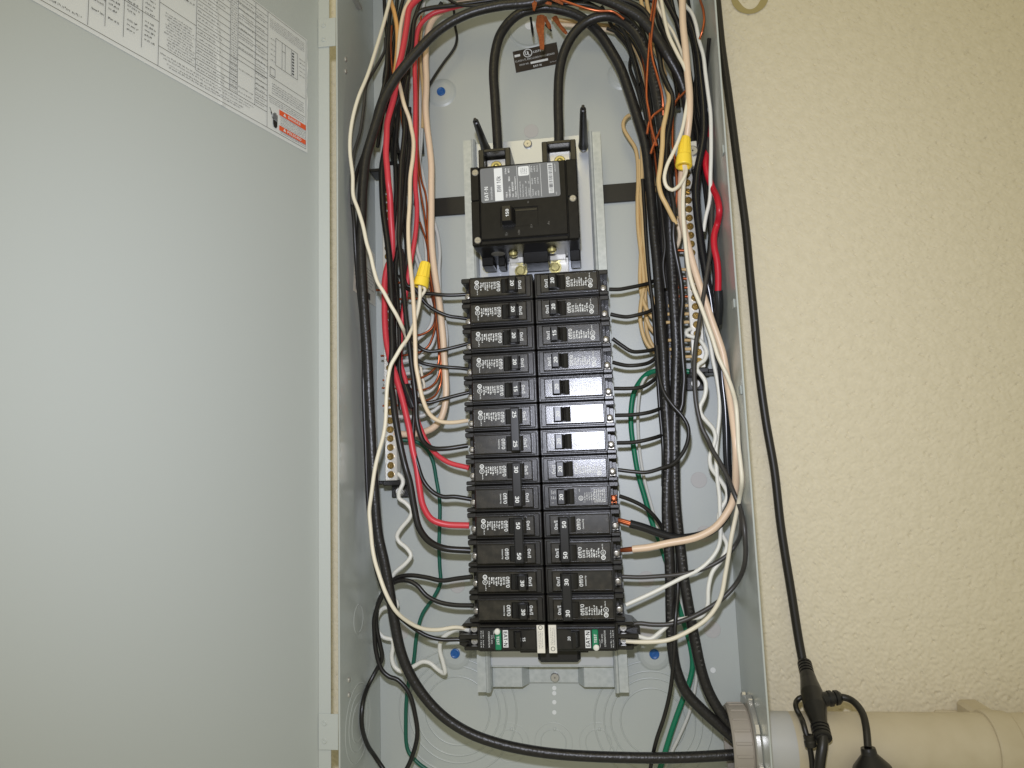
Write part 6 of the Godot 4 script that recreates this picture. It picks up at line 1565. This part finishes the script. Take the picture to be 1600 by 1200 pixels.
	wire("wire", "black wire coming down beside the second feeder", "black", 2.56, [Vector3(130.9, 220.3, 70), Vector3(132.6, 208, 71), Vector3(133.9, 190.6, 72.1), Vector3(139, 174.2, 73.1), Vector3(141.9, 163.5, 74.2), Vector3(140.9, 149.3, 75.2), Vector3(137.5, 132.8, 76.3), Vector3(134, 116.5, 77.3), Vector3(132.4, 100.5, 77.7), Vector3(133.4, 76, 76.6), Vector3(136.5, 55.9, 75.6), Vector3(136.2, 38.7, 74.5), Vector3(135, 25.7, 72.4), Vector3(136.2, 11, 69.3), Vector3(138.6, -3.9, 66.2), Vector3(140.5, -17.5, 63), Vector3(140.8, -35.7, 61), Vector3(138.4, -56.9, 59.4), Vector3(138.2, -73.3, 57.8), Vector3(138.4, -92.8, 56.3), Vector3(138.6, -109.2, 55.6), Vector3(136.6, -124.3, 55), Vector3(135.4, -133.9, 54.5), Vector3(131.4, -143.4, 54)], "black wires bundled down the right side")
	wire("wire", "black wire at the top left of the peach wire", "black", 2.77, [Vector3(141.7, 286.1, 60), Vector3(144.3, 274.2, 58.7), Vector3(148.3, 264.9, 57.3), Vector3(153.4, 252.7, 56), Vector3(156.9, 242.1, 52.7), Vector3(160.1, 216.2, 49.3), Vector3(160.7, 190.6, 46)], "black wires bundled down the right side")
	wire("wire", "black wire sloping behind the ivory wires at the top right", "black", 3.13, [Vector3(131.9, 295.9, 44), Vector3(136.4, 271.9, 44), Vector3(138.2, 258.2, 44), Vector3(142.1, 247.3, 44), Vector3(147, 231.7, 43.4), Vector3(152.8, 219.9, 42.3), Vector3(157.5, 200.6, 41.1), Vector3(159.1, 173.5, 40)], "black wires bundled down the right side")
	wire("wire", "thin black wire lying between the two feeders", "black", 1.52, [Vector3(123, 78, 66), Vector3(126, 55.6, 65.2), Vector3(127.2, 32.8, 64.4), Vector3(127.6, 17.4, 62.8), Vector3(125, 0.6, 60.4), Vector3(126.3, -21.5, 58)], "black wires bundled down the right side")
	wire("wire", "black wire half hidden deep in the right bundle", "black", 1.89, [Vector3(54.3, 305.3, 36), Vector3(86.7, 281, 36), Vector3(100.4, 263.6, 36), Vector3(105.6, 250.1, 36), Vector3(109.5, 235.5, 36), Vector3(114.8, 213.7, 36), Vector3(118.8, 190.9, 36), Vector3(121.5, 158.7, 36), Vector3(124, 124.1, 36)], "black wires bundled down the right side")
	wire("wire", "black wire half hidden deep in the right bundle", "black", 1.92, [Vector3(80.8, 295.9, 28), Vector3(94, 265.2, 28), Vector3(105.1, 248.1, 28), Vector3(111.8, 224.4, 28), Vector3(116.6, 191.3, 28), Vector3(121.2, 155.8, 28), Vector3(121.4, 114.2, 28)], "black wires bundled down the right side")
	wire("wire", "black wire half hidden deep in the right bundle", "black", 1.90, [Vector3(92.8, 268.7, 34), Vector3(108.5, 252.5, 34), Vector3(119.5, 226.4, 34), Vector3(123.6, 194.3, 34), Vector3(127.1, 152.2, 34), Vector3(129.8, 110.9, 34)], "black wires bundled down the right side")
	wire("wire", "black wire half hidden deep in the right bundle", "black", 1.94, [Vector3(109.1, 241, 20), Vector3(107.1, 228.9, 20), Vector3(109.2, 219.3, 20), Vector3(113.7, 203.1, 20), Vector3(117.2, 181.3, 20)], "black wires bundled down the right side")
	wire("wire", "black wire half hidden deep in the right bundle", "black", 1.86, [Vector3(164.9, 154.1, 50), Vector3(166.9, 127.1, 50), Vector3(159.7, 111.2, 50), Vector3(161.3, 87.9, 50), Vector3(157.4, 75.1, 50)], "black wires bundled down the right side")
	wire("wire", "black wire half hidden deep in the right bundle", "black", 1.86, [Vector3(177.9, 209.9, 88.5), Vector3(177.8, 188.7, 58), Vector3(177.8, 156.4, 56), Vector3(177.8, 126.9, 34), Vector3(177.9, 75.6, 44.5), Vector3(175.8, 40.1, 34), Vector3(170.8, 1.2, 34), Vector3(168.6, -50.3, 34)], "black wires bundled down the right side")
	wire("wire", "black wire half hidden deep in the right bundle", "black", 1.89, [Vector3(170.9, 235.9, 38), Vector3(172.3, 207.8, 38), Vector3(167.6, 173.7, 38), Vector3(170.5, 139.3, 38), Vector3(171.2, 112.2, 38), Vector3(173.2, 65.3, 38), Vector3(175.1, 19.2, 38), Vector3(175.4, -13.2, 38), Vector3(170.4, -51.3, 38), Vector3(175.2, -89.4, 38), Vector3(175.4, -139.1, 38), Vector3(174.4, -187.9, 38)], "black wires bundled down the right side")
	wire("wire", "black wire crossing along the very top of the box, first from the left", "black", 2.74, [Vector3(-78.5, 306, 60), Vector3(-11.1, 302.1, 60), Vector3(54.6, 292.6, 60), Vector3(117.8, 268.1, 60), Vector3(134.9, 233, 60)], "black wires crossing along the top")
	wire("wire", "black wire crossing along the very top of the box, second from the left", "black", 2.82, [Vector3(-68.7, 308.5, 40), Vector3(-13.4, 307.8, 40), Vector3(40.7, 298.3, 40), Vector3(94, 296.2, 40), Vector3(126, 278, 40)], "black wires crossing along the top")
	wire("wire", "black wire crossing along the very top of the box, third from the left", "black", 2.78, [Vector3(-87.3, 318.5, 50), Vector3(-25.8, 305.2, 50), Vector3(28.2, 305.8, 50), Vector3(87.2, 294.3, 50), Vector3(132, 281.7, 50)], "black wires crossing along the top")
	wire("wire", "tan wire hidden behind the feeder arches at the top, first from the left", "tan", 2.25, [Vector3(27, 291.6, 22), Vector3(52.9, 285.6, 22), Vector3(83.3, 277.7, 22), Vector3(103.3, 273.9, 22), Vector3(109.3, 260.1, 22)], "tan wires behind the feeder arches")
	wire("wire", "tan wire hidden behind the feeder arches at the top, second from the left", "cream", 2.25, [Vector3(32.3, 285.1, 22), Vector3(56.1, 280.1, 22), Vector3(86.4, 272.2, 22), Vector3(106.1, 261.9, 22)], "tan wires behind the feeder arches")
	wire("wire", "tan wire hidden behind the feeder arches at the top, third from the left", "tan", 2.25, [Vector3(57.1, 301.4, 22), Vector3(80.7, 294.2, 22), Vector3(97.4, 289.2, 22)], "tan wires behind the feeder arches")
	wire("wire", "tan wire dropping in at the top behind the copper pair, first from the left", "tan", 1.99, [Vector3(119.2, 288.9, 56), Vector3(120.1, 272.4, 57.3), Vector3(123.8, 259.9, 58.7), Vector3(127.7, 240.7, 60)], "tan wires behind the copper pair")
	wire("wire", "tan wire dropping in at the top behind the copper pair, second from the left", "tan", 1.99, [Vector3(124.3, 288.3, 56), Vector3(125.8, 270.6, 57), Vector3(128.6, 252.9, 58), Vector3(132.5, 233.9, 59), Vector3(135.5, 212.4, 60)], "tan wires behind the copper pair")
	wire("wire", "short bare copper lead into the right bar, first from the top", "copper", 1.64, [Vector3(133, 20.9, 38), Vector3(140.5, 21, 38), Vector3(149.2, 20.1, 38), Vector3(157.2, 19.8, 38)], "short leads into the right neutral bar")
	wire("wire", "short tan lead into the right bar, first from the top", "tan", 1.64, [Vector3(134.4, 1.2, 38), Vector3(141.8, 1.4, 38), Vector3(150.4, 0.5, 38), Vector3(156, 0.4, 38)], "short leads into the right neutral bar")
	wire("wire", "short bare copper lead into the right bar, second from the top", "copper", 1.64, [Vector3(132.6, -7.7, 38), Vector3(140, -7.6, 38), Vector3(148.7, -8.5, 38), Vector3(155.4, -8.6, 38)], "short leads into the right neutral bar")
	wire("wire", "short bare copper lead into the right bar, third from the top", "copper", 1.64, [Vector3(132, -16.8, 38), Vector3(139.5, -16.6, 38), Vector3(148.1, -17.5, 38), Vector3(154.9, -17.6, 38)], "short leads into the right neutral bar")
	wire("wire", "short bare copper lead into the right bar, fourth from the top", "copper", 1.64, [Vector3(131.5, -25.8, 38), Vector3(138.9, -25.6, 38), Vector3(147.5, -26.5, 38), Vector3(154.3, -26.6, 38)], "short leads into the right neutral bar")
	wire("wire", "short tan lead into the right bar, second from the top", "tan", 1.64, [Vector3(129.7, -34.7, 38), Vector3(137.2, -34.5, 38), Vector3(145.7, -35.4, 38), Vector3(153.7, -35.6, 38)], "short leads into the right neutral bar")
	wire("wire", "short tan lead into the right bar, third from the top", "tan", 1.64, [Vector3(128.6, -43, 38), Vector3(136.1, -42.8, 38), Vector3(144.6, -43.7, 38), Vector3(153.2, -43.9, 38)], "short leads into the right neutral bar")
	wire("wire", "short tan lead into the right bar, fourth from the top", "tan", 1.64, [Vector3(126.3, -51.2, 38), Vector3(133.7, -51, 38), Vector3(142.3, -51.8, 38), Vector3(152.7, -52.1, 38)], "short leads into the right neutral bar")
	wire("wire", "short tan lead into the right bar, fifth from the top", "tan", 1.64, [Vector3(127.7, -69.1, 38), Vector3(135.1, -68.9, 38), Vector3(143.6, -69.7, 38), Vector3(151.6, -69.9, 38)], "short leads into the right neutral bar")
	wire("wire", "short tan lead into the right bar, sixth from the top", "tan", 1.64, [Vector3(128.4, -78.1, 38), Vector3(135.8, -77.8, 38), Vector3(144.3, -78.6, 38), Vector3(151, -78.7, 38)], "short leads into the right neutral bar")
	wire("wire", "short tan lead into the right bar, seventh from the top", "tan", 1.64, [Vector3(129.2, -85.7, 38), Vector3(136.5, -85.5, 38), Vector3(145, -86.2, 38), Vector3(150.5, -86.2, 38)], "short leads into the right neutral bar")
	wire("wire", "short tan lead into the right bar, eighth from the top", "tan", 1.64, [Vector3(136.3, 54.3, 38), Vector3(143.8, 54.4, 38), Vector3(152.5, 53.4, 38), Vector3(159.3, 53.2, 38)], "short leads into the right neutral bar")
	wire("wire", "black wire half hidden deep in the left bundle", "black", 2.04, [Vector3(-137.6, 333.4, 40), Vector3(-140.8, 306.7, 40), Vector3(-146.9, 277.6, 40), Vector3(-150.2, 241.1, 40), Vector3(-152.7, 212.2, 40), Vector3(-158, 183.7, 40), Vector3(-162.5, 155.5, 40)], "black wires bundled down the left side")
	wire("wire", "black wire half hidden deep in the left bundle", "black", 2.05, [Vector3(-130.1, 335.3, 36), Vector3(-136.1, 313.4, 36), Vector3(-142.3, 285.6, 36), Vector3(-147, 253.5, 36), Vector3(-148.8, 221.3, 36), Vector3(-145.1, 184.5, 36), Vector3(-141.4, 148.2, 36)], "black wires bundled down the left side")
	wire("wire", "black wire half hidden deep in the left bundle", "black", 2.07, [Vector3(-110.1, 335.6, 30), Vector3(-116.8, 319.7, 30), Vector3(-123.6, 300.9, 30), Vector3(-128.4, 274.4, 30), Vector3(-134.6, 245.3, 30), Vector3(-133.6, 215.7, 30)], "black wires bundled down the left side")
	wire("wire", "black wire half hidden deep in the left bundle", "black", 2.08, [Vector3(-157.6, 341.2, 26), Vector3(-156.5, 310.4, 26), Vector3(-154.1, 272.3, 26), Vector3(-158.9, 235.3, 26), Vector3(-155, 197.9, 26), Vector3(-145.5, 163.3, 26), Vector3(-140.2, 136.8, 26), Vector3(-135, 109.1, 26)], "black wires bundled down the left side")
	wire("wire", "black wire half hidden deep in the left bundle", "black", 2.10, [Vector3(-93.9, 326.9, 20), Vector3(-102.8, 312.7, 20), Vector3(-110.4, 296.9, 20), Vector3(-116.7, 271.8, 20), Vector3(-120.8, 242.2, 20), Vector3(-120.2, 197.6, 20), Vector3(-118.9, 153.5, 20)], "black wires bundled down the left side")
	wire("wire", "thin copper wire glinting behind the top of the left red wires", "copper", 1.00, [Vector3(-142.4, 285.4, 50), Vector3(-143.9, 257.3, 48.4), Vector3(-142.7, 232, 46.8), Vector3(-138, 208.1, 44.8), Vector3(-134.9, 180.3, 42.4), Vector3(-133.1, 158.4, 40)])
	wire("wire", "short tan wire glimpsed behind the second red wire", "tan", 1.60, [Vector3(-114.9, 296.7, 28), Vector3(-117.4, 274.4, 28), Vector3(-116.6, 244.6, 28), Vector3(-115, 214.9, 28), Vector3(-116.4, 178.5, 28)])
	wire("wire", "black wire half hidden deep in the right bundle", "black", 2.23, [Vector3(128, 303.4, 30), Vector3(131.6, 274, 30), Vector3(140.5, 244.3, 30), Vector3(148.3, 222.1, 30), Vector3(152.2, 200.5, 30), Vector3(153.1, 172.5, 30)], "black wires bundled down the right side")
	wire("wire", "black wire half hidden deep in the right bundle", "black", 2.22, [Vector3(151.5, 300.6, 32), Vector3(157.1, 262.5, 32), Vector3(163.9, 226.3, 32), Vector3(168.1, 190.8, 32), Vector3(168.5, 156.1, 32), Vector3(163.8, 122.3, 32)], "black wires bundled down the right side")
	wire("wire", "black wire half hidden deep in the right bundle", "black", 2.24, [Vector3(117.9, 285.6, 26), Vector3(124.3, 255.8, 26), Vector3(131.8, 226.3, 26), Vector3(136.3, 190.3, 26), Vector3(136.5, 148.3, 26), Vector3(136.6, 106.9, 26), Vector3(136.8, 66, 26)], "black wires bundled down the right side")
	wire("wire", "thin brown copper wire slanting through the upper right blacks", "copper_dull", 1.13, [Vector3(117.4, 240.6, 40), Vector3(120.2, 211.3, 41.6), Vector3(120.7, 175.7, 43.2), Vector3(122.9, 147.7, 44), Vector3(125.4, 113.6, 44), Vector3(126.4, 86.7, 44)])
	wire("wire", "tan wire peeking between the black wires at the upper right", "tan", 1.90, [Vector3(128.7, 250.2, 34), Vector3(133.1, 235.5, 34), Vector3(138.8, 220.8, 34), Vector3(141.9, 207.8, 34)])
	wire("feeder_cable", "black cable squeezed in behind the two feeders", "cable", 4.77, [Vector3(118.8, 162, 30), Vector3(126.1, 130.1, 30), Vector3(130.3, 92.1, 30), Vector3(130.1, 55, 30), Vector3(129.2, 18.4, 30), Vector3(130.1, -19.2, 30), Vector3(130.6, -53.7, 30), Vector3(129.3, -85.7, 30), Vector3(127, -123.7, 30), Vector3(126, -161.3, 30), Vector3(123.8, -198.4, 30), Vector3(122.2, -235, 30)])
	wire("wire", "thin black wire running along the left edge of the feeders", "black", 1.88, [Vector3(112, 96.3, 40), Vector3(112.1, 62.8, 40), Vector3(112.1, 29.7, 40), Vector3(112.8, -3, 40), Vector3(114.7, -35.5, 40), Vector3(115.3, -67.5, 40), Vector3(115.3, -99.2, 40), Vector3(115.6, -136.7, 40), Vector3(116.5, -173.7, 40), Vector3(114.4, -210.1, 40)], "black wires bundled down the right side")
	wire("wire", "black wire hidden among the cables at the top, first from the left", "black", 1.85, [Vector3(1.7, 299, 56), Vector3(34.4, 287.6, 54.3), Vector3(70.2, 280.2, 52.7), Vector3(93.4, 261.7, 51), Vector3(104.1, 243.2, 49.3), Vector3(109.6, 222.7, 47.7), Vector3(114.6, 195.4, 46)], "black wires among the top cables")
	wire("wire", "black wire hidden among the cables at the top, second from the left", "black", 1.88, [Vector3(74.4, 302.9, 40), Vector3(94.8, 284.6, 40), Vector3(109.2, 270, 40), Vector3(120.5, 250.2, 40), Vector3(126.9, 225.5, 40), Vector3(131.8, 197, 40)], "black wires among the top cables")
	wire("wire", "black wire hidden among the cables at the top, third from the left", "black", 1.59, [Vector3(84.8, 269.3, 30), Vector3(96.5, 262.2, 30), Vector3(105.1, 248.3, 30), Vector3(108.3, 233.6, 30)], "black wires among the top cables")
	wire("wire", "black wire hidden among the cables at the top, fourth from the left", "black", 1.52, [Vector3(-84.4, 303.9, 64), Vector3(-64.5, 290, 64), Vector3(-37.6, 288.2, 64), Vector3(2.3, 291.9, 64)], "black wires among the top cables")
	wire("wire", "black wire hidden among the cables at the top, fifth from the left", "black", 1.85, [Vector3(156.5, 287.2, 52), Vector3(161, 255.9, 52), Vector3(167.2, 234.4, 52), Vector3(169.4, 199.9, 52), Vector3(169.1, 166.1, 52), Vector3(171.9, 132.3, 52), Vector3(171.6, 99.3, 52), Vector3(172.9, 53.5, 52), Vector3(172.3, 8.6, 52)], "black wires among the top cables")
	wire("wire", "tan wire curving behind the second feeder at the top right", "tan", 1.76, [Vector3(94.3, 269.4, 26), Vector3(108.8, 253.2, 26), Vector3(118.7, 227.7, 26), Vector3(123.3, 191.7, 26), Vector3(126.5, 156.2, 26), Vector3(127.2, 121.5, 26), Vector3(126.5, 87.2, 26)])
	wire("wire", "thin bare copper wire lost between the upper right feeders", "copper_dull", 1.04, [Vector3(118.6, 234.8, 60), Vector3(121.3, 214.9, 58.4), Vector3(127.5, 188, 56.8), Vector3(131.1, 161.6, 54.8), Vector3(131.9, 129.2, 52.4), Vector3(131.5, 97.1, 50)])
